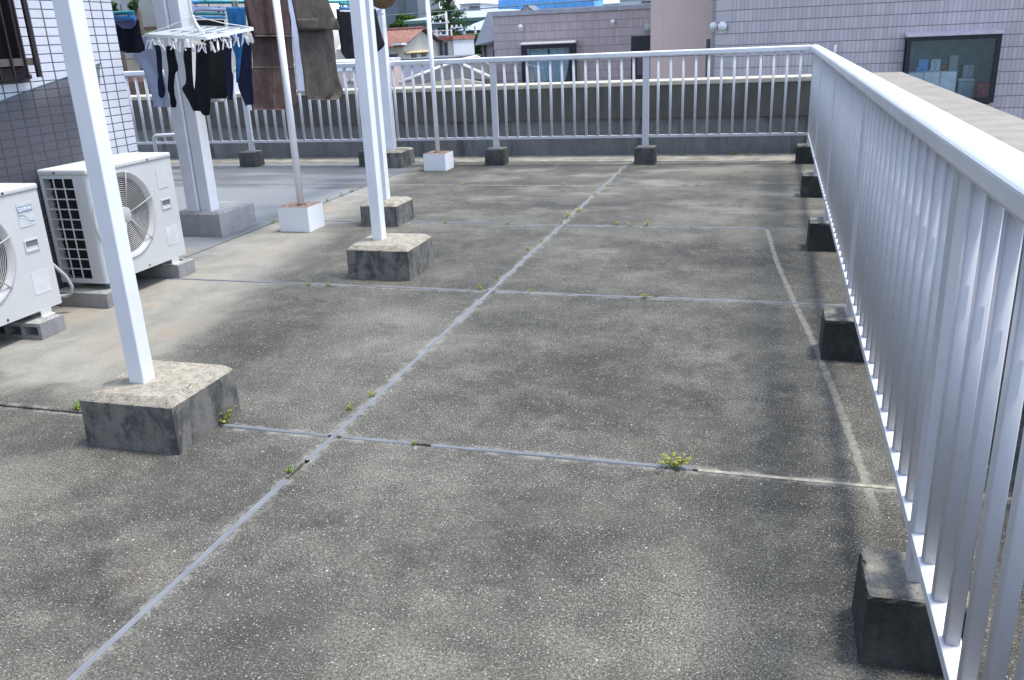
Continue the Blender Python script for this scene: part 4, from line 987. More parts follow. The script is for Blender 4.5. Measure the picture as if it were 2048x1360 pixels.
# pegs: two arms each, one shared mesh
pg = B(); s = .006
pg.add([p for p in B().box(-.005, .001, -.006, .006, -.058, 0).v], B().box(0, 1, 0, 1, 0, 1).f)
vs = []
for x0, x1 in ((-.020, -.003), (.020, .003)):
    k = len(vs); vs += [(x0 - .003, -.005, -.066), (x0 + .003, -.005, -.066), (x0 + .003, .005, -.066), (x0 - .003, .005, -.066), (x1 - .003, -.005, -.018), (x1 + .003, -.005, -.018), (x1 + .003, .005, -.018), (x1 - .003, .005, -.018)]
f8 = [(0, 3, 2, 1), (4, 5, 6, 7), (0, 1, 5, 4), (1, 2, 6, 5), (2, 3, 7, 6), (3, 0, 4, 7)]
pgb = B().add(vs, f8 + [tuple(i + 8 for i in f) for f in f8])
pgb.box(-.012, .012, -.004, .004, -.024, -.016); pgb.tube([(0, 0, -.018), (0, 0, .004)], .0022, 5)
pgb.v = [Vector((p.x * 1.25, p.y * 1.2, p.z * 1.35)) for p in pgb.v]
pegm = pgb.mesh('peg', M['clear'])
random.seed(5)
for p, q, n in ((Lc, Fc, 13), (Fc, Rc, 7), (Rc, Bc, 9), (Bc, Lc, 6)):
    for k in range(n):
        c = p.lerp(q, (k + .5) / n) - Vector((0, 0, .012))
        po = put('peg', pegm, c, rk); po.rotation_euler = (random.uniform(-.25, .25), random.uniform(-.3, .3), random.uniform(-1.2, 1.2))
# teal clip hangers
def clip_hanger(name, c, ya, w_, bars, label, pegs, pegmat):
    o = thing(name, c, label, 'clip hanger', 'teal clip hangers')
    cx, cy, cz = c
    for dz, m_, r in bars: B().tube([(cx - w_ / 2 * math.cos(ya), cy - w_ / 2 * math.sin(ya), cz + dz), (cx + w_ / 2 * math.cos(ya), cy + w_ / 2 * math.sin(ya), cz + dz)], r, 10).build('bar', M[m_], o)
    b0 = bars[0][0]; b1 = bars[-1][0]
    for s in (-.46, .46):
        x = cx + s * w_ * math.cos(ya); y = cy + s * w_ * math.sin(ya)
        B().tube([(x, y, cz + b0), (x, y, cz + b1)], .006, 8).build('link', M['teal'], o)
    for s in pegs:
        x = cx + s * w_ * math.cos(ya); y = cy + s * w_ * math.sin(ya)
        b = B()
        b.add([(x - .012, y - .012, cz + .03), (x + .006, y - .012, cz + .03), (x + .006, y, cz + .03), (x - .012, y, cz + .03), (x - .002, y - .016, cz - .03), (x + .014, y - .016, cz - .03), (x + .014, y - .004, cz - .03), (x - .002, y - .004, cz - .03)], f8)
        b.add([(x + .006, y - .018, cz + .03), (x + .02, y - .018, cz + .03), (x + .02, y - .012, cz + .03), (x + .006, y - .012, cz + .03), (x - .012, y - .022, cz - .03), (x, y - .022, cz - .03), (x, y - .012, cz - .03), (x - .012, y - .012, cz - .03)], f8)
        b.build('clip', M[pegmat], o)
    B().tube([(cx, cy, cz + b0), (cx, cy, cz + b0 + .05), (cx + .01, cy, cz + b0 + .075)], .005, 8).build('hook', M['teal'], o)
    return o
clip_hanger('clip_hanger', (-5.215, 6.46, 1.838), 0, .235, [(.028, 'teal', .016), (-.012, 'blue_pl', .019)], 'teal clip hanger holding the dark shorts by the house corner', (-.3, .3), 'blue_pl')
clip_hanger('clip_hanger', (-4.66, 6.87, 1.868), 1.57, .44, [(.008, 'paleb', .020), (-.030, 'teal', .013), (-.058, 'blue_pl', .012)], 'teal clip hanger with pink pegs above the white rack', (-.42, .33), 'pink')
clip_hanger('clip_hanger', (-4.22, 8.62, 1.915), 1.57, .36, [(.012, 'teal', .014), (-.028, 'blue_pl', .014), (-.055, 'white_pl', .010)], 'teal clip hanger with grey pegs over the black shirt', (-.3, .05, .3), 'greypeg')
tag(B().add([p for p in B().bbox(-4.63, -4.605, 7.22, 7.24, 1.83, 1.95, .003).v], B().bbox(-4.63, -4.605, 7.22, 7.24, 1.83, 1.95, .003).f).bbox(-4.64, -4.615, 7.18, 7.20, 1.87, 1.95, .003).build('clothes_peg', M['greypeg'], None, (-4.62, 7.2, 1.86)), 'large grey clothes peg on the teal pole above the bright blue garment', 'peg')
# crumpled clear bag clipped near the end of the teal pole
vs = []; random.seed(11)
for i in range(6):
    for j in range(7):
        vs.append((-4.64 + random.uniform(-.03, .03), 10.05 + j * .055 + random.uniform(-.01, .01), 1.94 - i * .026 * (1 - .06 * j) + random.uniform(-.006, .006)))
tag(B().add(vs, [(i * 7 + j, i * 7 + j + 1, i * 7 + j + 8, i * 7 + j + 7) for i in range(5) for j in range(6)], True).build('plastic_bag', simple('crinkled_plastic', (0.50, 0.57, 0.68), .15, 0, .2, 20), None, (-4.64, 10.2, 1.9)), 'crumpled clear plastic bag hanging right of the white posts', 'bag')
# brown woven basket hanging from the far stand
bk = B().lathe((-4.30, 9.80, 1.925), [(.002, 0.0), (.05, .004), (.10, .022), (.145, .060), (.17, .11), (.178, .15), (.172, .15), (.16, .11), (.135, .064), (.09, .03), (.0, .01)], 2, 28)
bk.xf = lambda p: Vector((-4.30, 9.80, 2.0)) + Matrix.Rotation(-.55, 3, 'Y') @ (Vector(p) - Vector((-4.30, 9.80, 2.0)))
tag(bk.build('straw_hat', M['straw'], None, (-4.30, 9.80, 1.98)), 'brown woven bowl shaped hat hanging beside the far round pole', 'hat')
# bent pipe by the far railing
tag(B().tube([(-7.53, 9.5, 0.0), (-7.53, 9.5, .50), (-7.515, 9.5, .535), (-7.48, 9.5, .552), (-7.10, 9.5, .565), (-7.06, 9.5, .55), (-7.05, 9.5, .51), (-7.05, 9.5, 0.0)], .022, 12).build('bent_pipe', M['rail'], None, (-7.3, 9.5, 0)), 'bent white pipe rail standing just right of the tiled house corner', 'pipe')

# ================================================================ WEEDS
WEEDS = [(-2.257, 2.972, 2.2), (-3.036, 2.973, 1.5), (-1.718, 3.366, 1), (-1.753, 3.203, 1), (-1.716, 2.611, 1), (-1.334, 2.925, .7), (-0.294, 2.942, 2.3), (-1.765, 5.144, 1.4), (-3.006, 5.1, 1.2), (-2.841, 5.096, 1.2), (-1.438, 5.142, 0.7), (-1.096, 5.144, 0.6), (-0.699, 5.111, 1), (-0.633, 5.142, 0.9), (-1.755, 6.251, 1), (-1.715, 6.525, 1), (-1.706, 7.19, 1.2), (-1.702, 7.445, 1.7), (-1.684, 7.741, 1.6), (-1.686, 8.589, 1.2), (-1.667, 9.83, 1.2), (-1.672, 10.277, 1.0), (-1.661, 9.157, 1.2), (-3.287, 9.18, 1.4), (-2.143, 9.18, 1), (-0.853, 9.18, 1.2), (-0.727, 9.18, 1.2), (-1.219, 7.19, 1.3), (-1.11, 7.18, 1.2), (-0.982, 7.18, 1.4), (-2.181, 7.16, 0.9), (-2.761, 7.16, 0.9), (-4.425, 7.039, 1.6), (-1.107, 11.5, 1.8), (-0.451, 11.5, 2.0), (-0.263, 11.45, 1.5), (-1.754, 5.441, 0.8), (-3.738, 9.16, 0.8), (-0.599, 7.121, 0.7), (-4.43, 8.692, 1.3), (-4.43, 8.444, 1.3), (-4.43, 8.122, 1.3)]
def weed(x, y, s, k):
    rnd = random.Random(k * 13 + 5); b = B()
    flat = k != 0
    for i in range(int(5 + 4 * s)):
        a = rnd.uniform(0, 2 * math.pi); tilt = rnd.uniform(.25, 1.15); L = s * rnd.uniform(.018, .036)
        d = Vector((math.cos(a) * math.sin(tilt), math.sin(a) * math.sin(tilt), math.cos(tilt) + .12))
        p0 = Vector((x + rnd.uniform(-.012, .012) * s, y + rnd.uniform(-.006, .006) * s, 0)); p1 = p0 + d * L
        b.tube([p0, p0.lerp(p1, .5) + Vector((0, 0, .003)), p1], [.0013, .0011, .0007], 3, False)
        for q in range(5):
            c = p0.lerp(p1, .3 + .7 * q / 4); la = rnd.uniform(0, 6.28); ll = s * rnd.uniform(.004, .0085)
            e = Vector((math.cos(la), math.sin(la), rnd.uniform(.1, .9))).normalized(); n = e.cross(Vector((0, 0, 1))).normalized() * ll * .42
            b.add([c, c + e * ll * .5 + n, c + e * ll, c + e * ll * .5 - n], [(0, 1, 2, 3)])
    return b.build('weed', M['weedg'] if k in (1, 13, 34, 4, 33) else M['weed'], None, (x, y, 0))
def bucket(x, y):
    if y > 11: return 'at the foot of the far parapet'
    if x < -4.3: return 'in the dark joint along the house side'
    for jy, nm in ((2.94, 'nearest cross joint'), (5.12, 'second cross joint'), (7.17, 'third cross joint'), (9.17, 'farthest cross joint')):
        if abs(y - jy) < .09 and not (abs(x + 1.70) < .03 and jy != 5.12): return 'in the ' + nm
    return 'in the long blue grey joint strip'
gp = {}
for k, (x, y, s) in enumerate(WEEDS): gp.setdefault(bucket(x, y), []).append(k)
for bn, ks in gp.items():
    alongy = 'long' in bn or 'house' in bn
    ks.sort(key=lambda k: WEEDS[k][1] if alongy else WEEDS[k][0])
    for i, k in enumerate(ks):
        x, y, s = WEEDS[k]; size = 'bushy yellow green' if s > 1.9 else ('small yellow green' if s > 1.1 else 'tiny yellow green')
        pos_ = ORD[i] if len(ks) > 1 else 'only'
        tag(weed(x, y, s, k), '%s weed %s, %s %s' % (size, bn, pos_, ('from the camera' if alongy else 'from its left end') if len(ks) > 1 else 'one'), 'weed', 'weeds in the floor joints')

# ================================================================ NEIGHBOURING BUILDINGS
GZ = -7.0
mauve = tile_facade('mauve_tiles', (0.49, 0.445, 0.46), (0.19, 0.17, 0.175), .083, .2325, .075, .055)
pinkt = tile_facade('pink_tiles', (0.48, 0.40, 0.405), (0.22, 0.19, 0.19), .070, .2345, .10, .05)
peach = tile_facade('peach_panels', (0.68, 0.52, 0.455), (0.56, 0.43, 0.38), .55, .95, .012, .008, .02)
dark_fr = simple('dark_window_frame', (0.018, 0.022, 0.030), .4, .3)
green_gl = glass_mat('bluish_glass', (0.92, 0.98, 1.0), .01)
pane_m = simple('far_window_glass', (0.05, 0.065, 0.085), .1, 0, .2, spec=.6)
room_m = simple('dim_room_wall', (0.45, 0.70, 0.80), .8)
hood_m = simple('window_hood', (0.50, 0.45, 0.50), .4, .2)
lampw = simple('white_vent', (0.74, 0.75, 0.75), .4)
lampg = simple('grey_vent', (0.40, 0.40, 0.41), .5)
def facade(root, x0, x1, y0, y1, z1, hole, mat, name='wall'):
    """front wall with one opening: hole = (x0, x1, z0, z1)"""
    a, c, d, e = hole; T = .25; b = B()
    b.box(x0, a, y0, y0 + T, GZ, z1); b.box(c, x1, y0, y0 + T, GZ, z1); b.box(a, c, y0, y0 + T, GZ, d); b.box(a, c, y0, y0 + T, e, z1)
    return b.build(name, mat, root)
# --- right: mauve tiled building with the display window
rb = thing('tiled_building', (5, 24, GZ), 'large mauve tiled building on the right with one wide dark window', 'building')
facade(rb, -0.99, 14.0, 20.0, 30.0, 6.0, (2.46, 4.16, -.12, 1.262), mauve)
b = B(); b.add([(-.99, 20.0, GZ), (-1.43, 20.62, GZ), (-1.43, 30, GZ), (-1.18, 30, GZ), (-1.18, 20.7, GZ), (-.80, 20.16, GZ), (-.99, 20.0, 6), (-1.43, 20.62, 6), (-1.43, 30, 6), (-1.18, 30, 6), (-1.18, 20.7, 6), (-.80, 20.16, 6)],
      [(0, 1, 7, 6), (1, 2, 8, 7), (2, 3, 9, 8), (3, 4, 10, 9), (4, 5, 11, 10), (5, 0, 6, 11), (6, 7, 8, 9, 10, 11)])
b.build('chamfered_corner', mauve, rb)
b = B().box(-.8, 14, 29.7, 30, GZ, 6); b.box(13.75, 14, 20.25, 29.7, GZ, 6); b.box(-1.0, 14, 20.26, 29.7, 5.7, 5.99); b.build('rear_walls', mauve, rb)
b = B()   # room behind the window
b.box(2.0, 4.6, 21.6, 21.7, -1.6, 1.5); b.box(1.9, 2.0, 20.26, 21.7, -1.6, 1.5); b.box(4.6, 4.7, 20.26, 21.7, -1.6, 1.5); b.box(2.0, 4.6, 20.26, 21.6, -1.7, -1.6); b.box(2.0, 4.6, 20.26, 21.6, 1.5, 1.6)
b.build('room', room_m, rb)
wn_ = thing('bay', (3.3, 19.8, 0), 'x', 'x'); bpy.data.objects.remove(wn_)
# box window projecting from the wall
b = B(); Y0 = 19.66
x0, x1, z0, z1 = 2.47, 4.15, -.10, 1.19
b.box(x0, x0 + .07, Y0, Y0 + .06, z0, z1); b.box(x1 - .09, x1, Y0, Y0 + .06, z0, z1); b.box(x0 + .07, x1 - .09, Y0, Y0 + .06, z0, z0 + .10); b.box(x0 + .07, x1 - .09, Y0, Y0 + .06, z1 - .08, z1)
b.box(x0, x0 + .05, 19.93, 19.998, z0, z1); b.box(x1 - .05, x1, 19.93, 19.998, z0, z1)
b.box(x0, x0 + .05, Y0 + .06, 19.93, z0, z0 + .08); b.box(x1 - .05, x1, Y0 + .06, 19.93, z0, z0 + .08); b.box(x0, x0 + .05, Y0 + .06, 19.93, z1 - .06, z1); b.box(x1 - .05, x1, Y0 + .06, 19.93, z1 - .06, z1)
wf = b.build('window', dark_fr, rb)
B().box(x0 + .05, x1 - .05, Y0 + .061, 19.998, z0 - .03, z0 - .001).build('sill', dark_fr, wf)
b = B().box(x0 + .07, x1 - .09, Y0 + .025, Y0 + .033, z0 + .10, z1 - .08); b.build('pane', green_gl, wf)
B().box(x0 + .02, x0 + .026, Y0 + .06, 19.93, z0 + .08, z1 - .06).build('pane', green_gl, wf)
B().box(x1 - .026, x1 - .02, Y0 + .06, 19.93, z0 + .08, z1 - .06).build('pane', green_gl, wf)
B().add([(x0 - .03, Y0 - .04, z1 + .002), (x1 + .03, Y0 - .04, z1 + .002), (x1 + .03, 19.999, z1 + .002), (x0 - .03, 19.999, z1 + .002), (x0 - .03, Y0 - .04, z1 + .03), (x1 + .03, Y0 - .04, z1 + .03), (x1 + .03, 19.999, z1 + .10), (x0 - .03, 19.999, z1 + .10)], f8).build('hood', hood_m, wf)
# two dome vents and an antenna bracket on the wall, a drain pipe by the chamfer
def dome(x, y, z, r, mat, root, d=(0, -1)):
    b = B(); b.ball((x + d[0] * r * .5, y + d[1] * r * .5, z), r, (1, 1, 1), 14, 9); b.box(x - r * .8, x + r * .8, y - .01, y + .02, z - r * 1.3, z - r * .3)
    return b.build('dome_vent', mat, root)
dome(-1.33, 20.42, 1.565, .085, lampw, rb, (-.6, -.8)); dome(-1.12, 20.12, 1.552, .098, lampw, rb, (-.6, -.8))
B().tube([(-1.47, 20.75, 1.3), (-1.47, 20.75, GZ)], .06, 10).build('drain_pipe', simple('dark_pipe', (0.06, 0.06, 0.07), .5), rb)
B().tube([(.92, 19.97, .88), (1.10, 19.9, .86), (1.13, 19.88, .90), (1.135, 19.88, 1.10)], .028, 8).build('wall_bracket', lampw, rb)
# things seen through that window
def cab(x0, x1, y0, y1, z0, z1, n, label):
    o = thing('cabinet', ((x0 + x1) / 2, y0, z0), label, 'cabinet')
    B().box(x0, x1, y0 + .02, y1, z0, z1).build('carcass', simple('grey_cabinet', (0.45, 0.5, 0.56), .5), o)
    for k in range(n):
        a = x0 + (x1 - x0) * k / n; c = x0 + (x1 - x0) * (k + 1) / n
        B().bbox(a + .012, c - .012, y0, y0 + .018, z0 + .01, z1 - .025, .004).build('door', simple('white_cabinet_door', (0.86, 0.88, 0.92), .4), o)
    return o
cab(2.60, 3.55, 20.30, 20.75, -1.58, .50, 3, 'white cabinet with three doors inside the wide dark window')
def item(name, lab, cat, parts):
    o = thing(name, parts[0][0], lab, cat)
    for nm, (x0, x1, y0, y1, z0, z1), mt in [(p[1], p[2], p[3]) for p in parts]: B().bbox(x0, x1, y0, y1, z0, z1, .008).build(nm, mt, o)
    return o
sb = simple('sky_blue_box', (0.12, 0.38, 0.75), .5); wbx = simple('white_box_print', (0.55, 0.62, 0.72), .5, 0, .35, 22); beige = simple('beige_box', (0.30, 0.34, 0.32), .6); greyd = simple('grey_machine', (0.34, 0.40, 0.46), .5)
item('box', 'sky blue box on the cabinet behind the wide dark window', 'box', [((2.86, 20.4, .5), 'carton', (2.80, 2.99, 20.36, 20.55, .502, .74), sb), ((0, 0, 0), 'small_cup', (2.76, 2.84, 20.30, 20.35, .502, .58), sb), ((0, 0, 0), 'small_cup', (2.88, 2.97, 20.30, 20.35, .502, .58), sb)])
item('box', 'white and blue printed box next to the sky blue box in the window', 'box', [((3.13, 20.4, .5), 'carton', (3.04, 3.22, 20.34, 20.5, .53, .73), wbx), ((0, 0, 0), 'lid', (3.02, 3.22, 20.33, 20.51, .502, .53), simple('white_lid', (0.7, 0.72, 0.72), .5))])
tag(B().ball((3.30, 20.42, .57), .07).build('orange_jar', simple('orange_jar', (0.22, 0.13, 0.05), .4), None, (3.3, 20.42, .5)), 'small round orange brown jar on the cabinet in the window', 'jar')
item('box', 'tall beige box on the right end of the cabinet in the window', 'box', [((3.46, 20.45, .5), 'carton', (3.38, 3.55, 20.36, 20.6, .502, .80), beige)])
item('printer', 'grey office machine with stacked trays right of the cabinet in the window', 'printer', [((3.75, 20.5, -.6), 'body', (3.60, 3.90, 20.32, 20.8, -1.58, .28), greyd), ((0, 0, 0), 'top_tray', (3.58, 3.88, 20.30, 20.82, .283, .34), simple('pale_tray', (0.5, 0.58, 0.6), .5)), ((0, 0, 0), 'stack', (3.66, 3.86, 20.36, 20.7, .343, .60), simple('grey_stack', (0.28, 0.34, 0.38), .6, 0, .3, 30))])
item('bag', 'dark red bag at the lower right corner of the wide dark window', 'bag', [((4.0, 20.2, -.3), 'body', (3.88, 4.13, 19.90, 20.2, -.08, .26), simple('red_bag', (0.26, 0.05, 0.06), .6)), ((0, 0, 0), 'flap', (3.95, 4.10, 19.86, 19.899, .02, .18), simple('red_flap', (0.30, 0.07, 0.08), .6))])
# --- peach tower
tw = thing('tower', (-2.2, 24, GZ), 'plain peach coloured tower between the two tiled buildings', 'building')
B().box(-2.93, -1.44, 22.0, 29.0, GZ, 7.0).build('wall', peach, tw)
B().box(-2.93, -1.44, 21.985, 21.998, .93, .945).build('joint_line', simple('peach_joint', (0.2, 0.16, 0.15), .8), tw)
# --- pink tiled low building with a curtained window
an = thing('tiled_building', (-6, 30, GZ), 'low pink tiled building with a curtained box window, left of the peach tower', 'building')
facade(an, -8.41, -2.95, 27.0, 31, 2.13, (-7.42, -5.84, .05, 1.30), pinkt)
b = B().box(-8.41, -8.2, 27.26, 31, GZ, 2.13); b.box(-8.41, -2.95, 27.26, 31, 2.0, 2.12); b.build('side_wall', pinkt, an)
B().box(-8.45, -2.9, 26.95, 27.3, 2.132, 2.25).build('roof_edge', simple('grey_coping', (0.36, 0.36, 0.40), .6), an)
b = B(); X0, X1, z0, z1, Y0 = -7.44, -5.82, .0, 1.27, 26.62
b.box(X0, X0 + .14, Y0, Y0 + .06, z0, z1); b.box(X1 - .14, X1, Y0, Y0 + .06, z0, z1); b.box(X0 + .14, X1 - .14, Y0, Y0 + .06, z0, z0 + .12); b.box(X0 + .14, X1 - .14, Y0, Y0 + .06, z1 - .12, z1)
b.box(X0, X0 + .05, Y0 + .06, 26.998, z0, z1); b.box(X1 - .05, X1, Y0 + .06, 26.998, z0, z1); b.box(X0 + .05, X1 - .05, Y0 + .06, 26.998, z0 - .02, z0)
wf = b.build('window', dark_fr, an)
B().box(X0 + .14, X1 - .14, Y0 + .02, Y0 + .028, z0 + .12, z1 - .12).build('pane', glass_mat('clear_glass', (0.9, 0.95, 0.97), .05), wf)
B().add([(X0 - .03, Y0 - .05, z1 + .002), (X1 + .03, Y0 - .05, z1 + .002), (X1 + .03, 26.99, z1 + .002), (X0 - .03, 26.99, z1 + .002), (X0 - .03, Y0 - .05, z1 + .03), (X1 + .03, Y0 - .05, z1 + .03), (X1 + .03, 26.99, z1 + .10), (X0 - .03, 26.99, z1 + .10)], f8).build('hood', simple('pale_hood', (0.45, 0.43, 0.43), .5), wf)
cm = simple('pale_curtain', (0.62, 0.74, 0.82), .9, 0, .06, 4)
for s, (a, c) in enumerate(((X0 + .17, -6.66), (-6.62, X1 - .17))):
    b = B(); vs = []; fs = []
    for i in range(9):
        t = i / 8; inn = .16 * t * t
        for j in range(25):
            u = j / 24; x = a + (c - a) * u + (inn * (1 - u) if s == 0 else -inn * u) * .9
            vs.append((x, Y0 + .22 + .03 * math.sin(u * 30 + s), z1 - .12 - t * (z1 - z0 - .28) + .06 * t * (abs(u - .5) * 2) ** 2))
    fs = [(i * 25 + j, i * 25 + j + 1, i * 25 + j + 26, i * 25 + j + 25) for i in range(8) for j in range(24)]
    b.add(vs, fs, True).build('curtain', cm, wf)
B().box(-7.41, -5.85, 27.9, 28.0, -.2, 1.5).build('room_back', simple('dark_room', (0.03, 0.035, 0.04), .9), an)
for x, z, r, m_ in ((-7.52, 1.792, .085, lampw), (-4.70, 1.81, .075, lampw), (-3.66, 1.60, .13, lampg)): dome(x, 26.99, z, r, m_, an)
dr = B().box(-4.16, -3.55, 26.96, 26.995, GZ, 1.39).build('doorway', simple('dark_opening', (0.03, 0.032, 0.04), .7), an)
B().box(-3.98, -3.70, 26.945, 26.958, .3, .95).build('door_panel', simple('dim_door', (0.13, 0.11, 0.12), .7), dr)
# --- dark steep roofed house behind it
mh = thing('house', (-8, 35, GZ), 'house with a steep smooth dark grey roof and small gable, behind the pink building', 'house')
slate = simple('dark_slate', (0.135, 0.155, 0.185), .6, 0, .05, 1.5)
b = B(); b.add([(-11.05, 33.0, 1.27), (-10.45, 33.0, 1.27), (-10.1, 33.0, 1.45), (-4.5, 33.0, 1.45), (-10.75, 33.9, 2.46), (-4.5, 33.9, 2.46), (-11.05, 40, 1.27), (-10.75, 39, 2.46), (-4.5, 39, 2.46)],
      [(0, 1, 2, 4), (2, 3, 5, 4), (0, 4, 7, 6), (4, 5, 8, 7)]).build('roof', slate, mh)
B().box(-10.83, -4.6, 33.25, 39.5, GZ, 1.44).build('wall', simple('mauve_plaster', (0.30, 0.27, 0.29), .8, 0, .05), mh)
B().box(-10.40, -9.9, 33.21, 33.25, .3, 1.08).build('window', pane_m, mh)
B().tube([(-10.72, 33.2, 1.25), (-10.72, 33.2, -3)], .05, 8).build('drain_pipe', simple('brown_pipe', (0.09, 0.06, 0.06), .6), mh)
b = B(); b.add([(-9.42, 33.2, 2.30), (-8.62, 33.2, 2.30), (-9.02, 33.2, 2.62), (-9.42, 34.5, 2.30), (-8.62, 34.5, 2.30), (-9.02, 34.5, 2.62)], [(0, 1, 2), (3, 5, 4), (0, 2, 5, 3), (1, 4, 5, 2)])
b.build('dormer', slate, mh)
B().add([(-9.34, 33.18, 2.30), (-8.70, 33.18, 2.30), (-9.02, 33.18, 2.56)], [(0, 1, 2)]).build('dormer_gable', simple('pale_gable', (0.36, 0.34, 0.38), .8), mh)
# --- grey hipped roof just beyond the parapet
hp = thing('house', (-9, 27, GZ), 'house with a low grey hipped roof and pale ridges seen through the far railing', 'house')
groof = simple('grey_roof_sheet', (0.062, 0.064, 0.068), .8, 0, .12, 3)
apex = (-8.75, 26.0, .98); apex2 = (-8.12, 27.2, 1.08)
A = [(-10.30, 23.8, .42), (-7.48, 23.8, .46), (-8.43, 26.93, .60), (-10.9, 28.5, .42)]
ap = [(-8.95, 24.9, .92), (-8.83, 26.5, 1.0)]
b = B().add(A + ap, [(0, 1, 4), (1, 2, 5, 4), (2, 3, 5), (3, 0, 4, 5), (0, 3, 2, 1)]); b.build('roof', groof, hp)
for k in range(7):
    t = (k + .6) / 8; y = 23.8 + 1.1 * t; zz = .42 + .50 * t
    B().tube([(-10.3 + 1.35 * t, y - .005, zz - .002), (-7.48 - 1.47 * t, y - .005, zz + .036 * (1 - t))], .005, 4).build('batten', groof, hp)
rg = simple('pale_ridge', (0.66, 0.64, 0.58), .6)
for p, q in ((A[0], ap[0]), (A[1], ap[0]), (ap[0], ap[1]), (A[2], ap[1])): B().tube([p, q], .055, 8).build('ridge', rg, hp)
B().box(-10.1, -8.5, 24.1, 27.8, GZ, .36).build('wall', simple('cream_plaster', (0.50, 0.46, 0.38), .8, 0, .06), hp)
B().add([(-10.5, 23.2, .0), (-7.6, 23.2, .0), (-7.6, 23.2, .40), (-8.2, 23.2, .52), (-10.5, 23.2, .33), (-10.5, 23.3, .0), (-7.6, 23.3, .0), (-7.6, 23.3, .40), (-8.2, 23.3, .52), (-10.5, 23.3, .33)],
        [(0, 1, 2, 3, 4), (9, 8, 7, 6, 5), (0, 5, 6, 1), (1, 6, 7, 2), (2, 7, 8, 3), (3, 8, 9, 4), (4, 9, 5, 0)]).build('fascia', simple('cream_fascia', (0.56, 0.51, 0.38), .8), hp)
ww = thing('house', (-10.6, 26.5, GZ), 'plain white walled house with a rounded top edge, left of the grey hipped roof', 'house')
b = B(); b.prism([(-11.3, GZ), (-9.45, GZ), (-9.45, .70), (-9.62, .86), (-9.9, .94), (-11.3, .90)], 1, 26.2, 29); b.build('wall', simple('white_plaster', (0.62, 0.62, 0.68), .8, 0, .05), ww)
B().box(-11.3, -9.5, 26.1, 29.1, .945, 1.02).build('roof_edge', simple('dark_roof_edge', (0.12, 0.13, 0.15), .7), ww)
# --- red tiled house with a cream gable
rh = thing('house', (-16.5, 40, GZ), 'house with a faded red tiled roof and a cream gable with two small windows', 'house')
cream = simple('cream_wall', (0.58, 0.545, 0.46), .8, 0, .06)
red = simple('faded_red_tiles', (0.30, 0.155, 0.125), .8, 0, .2, 6)
e0, e1 = (-18.6, 36.9, 1.33), (-15.85, 36.9, 1.36)
b = B().add([(-18.6, 36.9, 1.30), (-15.62, 36.9, 1.34), (-15.30, 38.6, 2.02), (-18.6, 38.6, 2.02), (-18.6, 40.4, 1.30), (-14.85, 40.4, 1.30)], [(0, 1, 2, 3), (3, 2, 5, 4)])
b.build('roof', red, rh)
rb_ = B()
for k in range(26):
    t = k / 25; rb_.tube([(-18.6 + 2.98 * t, 36.88, 1.325), (-18.6 + 3.30 * t, 38.6, 2.035)], .032, 5)
rb_.build('tile_ribs', red, rh)['kind'] = 'stuff'
B().tube([(-18.6, 38.6, 2.05), (-15.28, 38.6, 2.05)], .07, 8).build('ridge', simple('dark_red_ridge', (0.16, 0.07, 0.06), .8), rh)
B().tube([(-15.28, 38.6, 2.06), (-15.02, 40.0, 1.45), (-14.93, 40.5, 1.27)], .07, 8).build('verge', simple('dark_verge', (0.12, 0.10, 0.08), .8), rh)
b = B().add([(-15.75, 37.2, GZ), (-15.1, 40.1, GZ), (-15.75, 37.2, 1.32), (-15.42, 38.6, 1.95), (-15.1, 40.1, 1.32), (-19, 37.2, GZ), (-19, 37.2, 1.32), (-19, 40.1, GZ), (-19, 40.1, 1.32), (-19, 38.6, 1.95)],
      [(0, 1, 4, 3, 2), (0, 2, 6, 5), (1, 7, 8, 4), (2, 3, 9, 6), (3, 4, 8, 9)])
b.build('wall', cream, rh)
wr = B().box(-17.0, -16.05, 37.15, 37.2, .45, 1.02).build('window', pane_m, rh)
b = B(); b.box(-16.55, -16.51, 37.11, 37.15, .45, 1.02); b.box(-17.03, -16.02, 37.11, 37.15, 1.02, 1.10); b.build('window_frame', simple('grey_window_frame', (0.4, 0.4, 0.4), .6), wr)
for t in (.24, .50):
    x = -15.75 + .65 * t + .005; y = 37.2 + 2.9 * t
    b = B().add([(x + .02, y - .15, .62), (x + .02 + .07, y + .17, .62), (x + .09, y + .17, 1.02), (x + .02, y - .15, 1.02), (x - .2, y - .1, .62), (x - .13, y + .2, .62), (x - .13, y + .2, 1.02), (x - .2, y - .1, 1.02)], f8); b.build('window', pane_m, rh)
B().add([(-15.72, 37.25, 1.05), (-15.3, 39.1, 1.05), (-15.2, 39.05, 1.02), (-15.62, 37.2, 1.02), (-15.72, 37.25, 1.10), (-15.3, 39.1, 1.10), (-15.2, 39.05, 1.05), (-15.62, 37.2, 1.05)], f8).build('awning', simple('yellow_awning', (0.50, 0.42, 0.22), .8), rh)
B().box(-16.05, -15.55, 36.6, 37.2, 1.38, 1.46).build('bay_roof', lampw, rh)
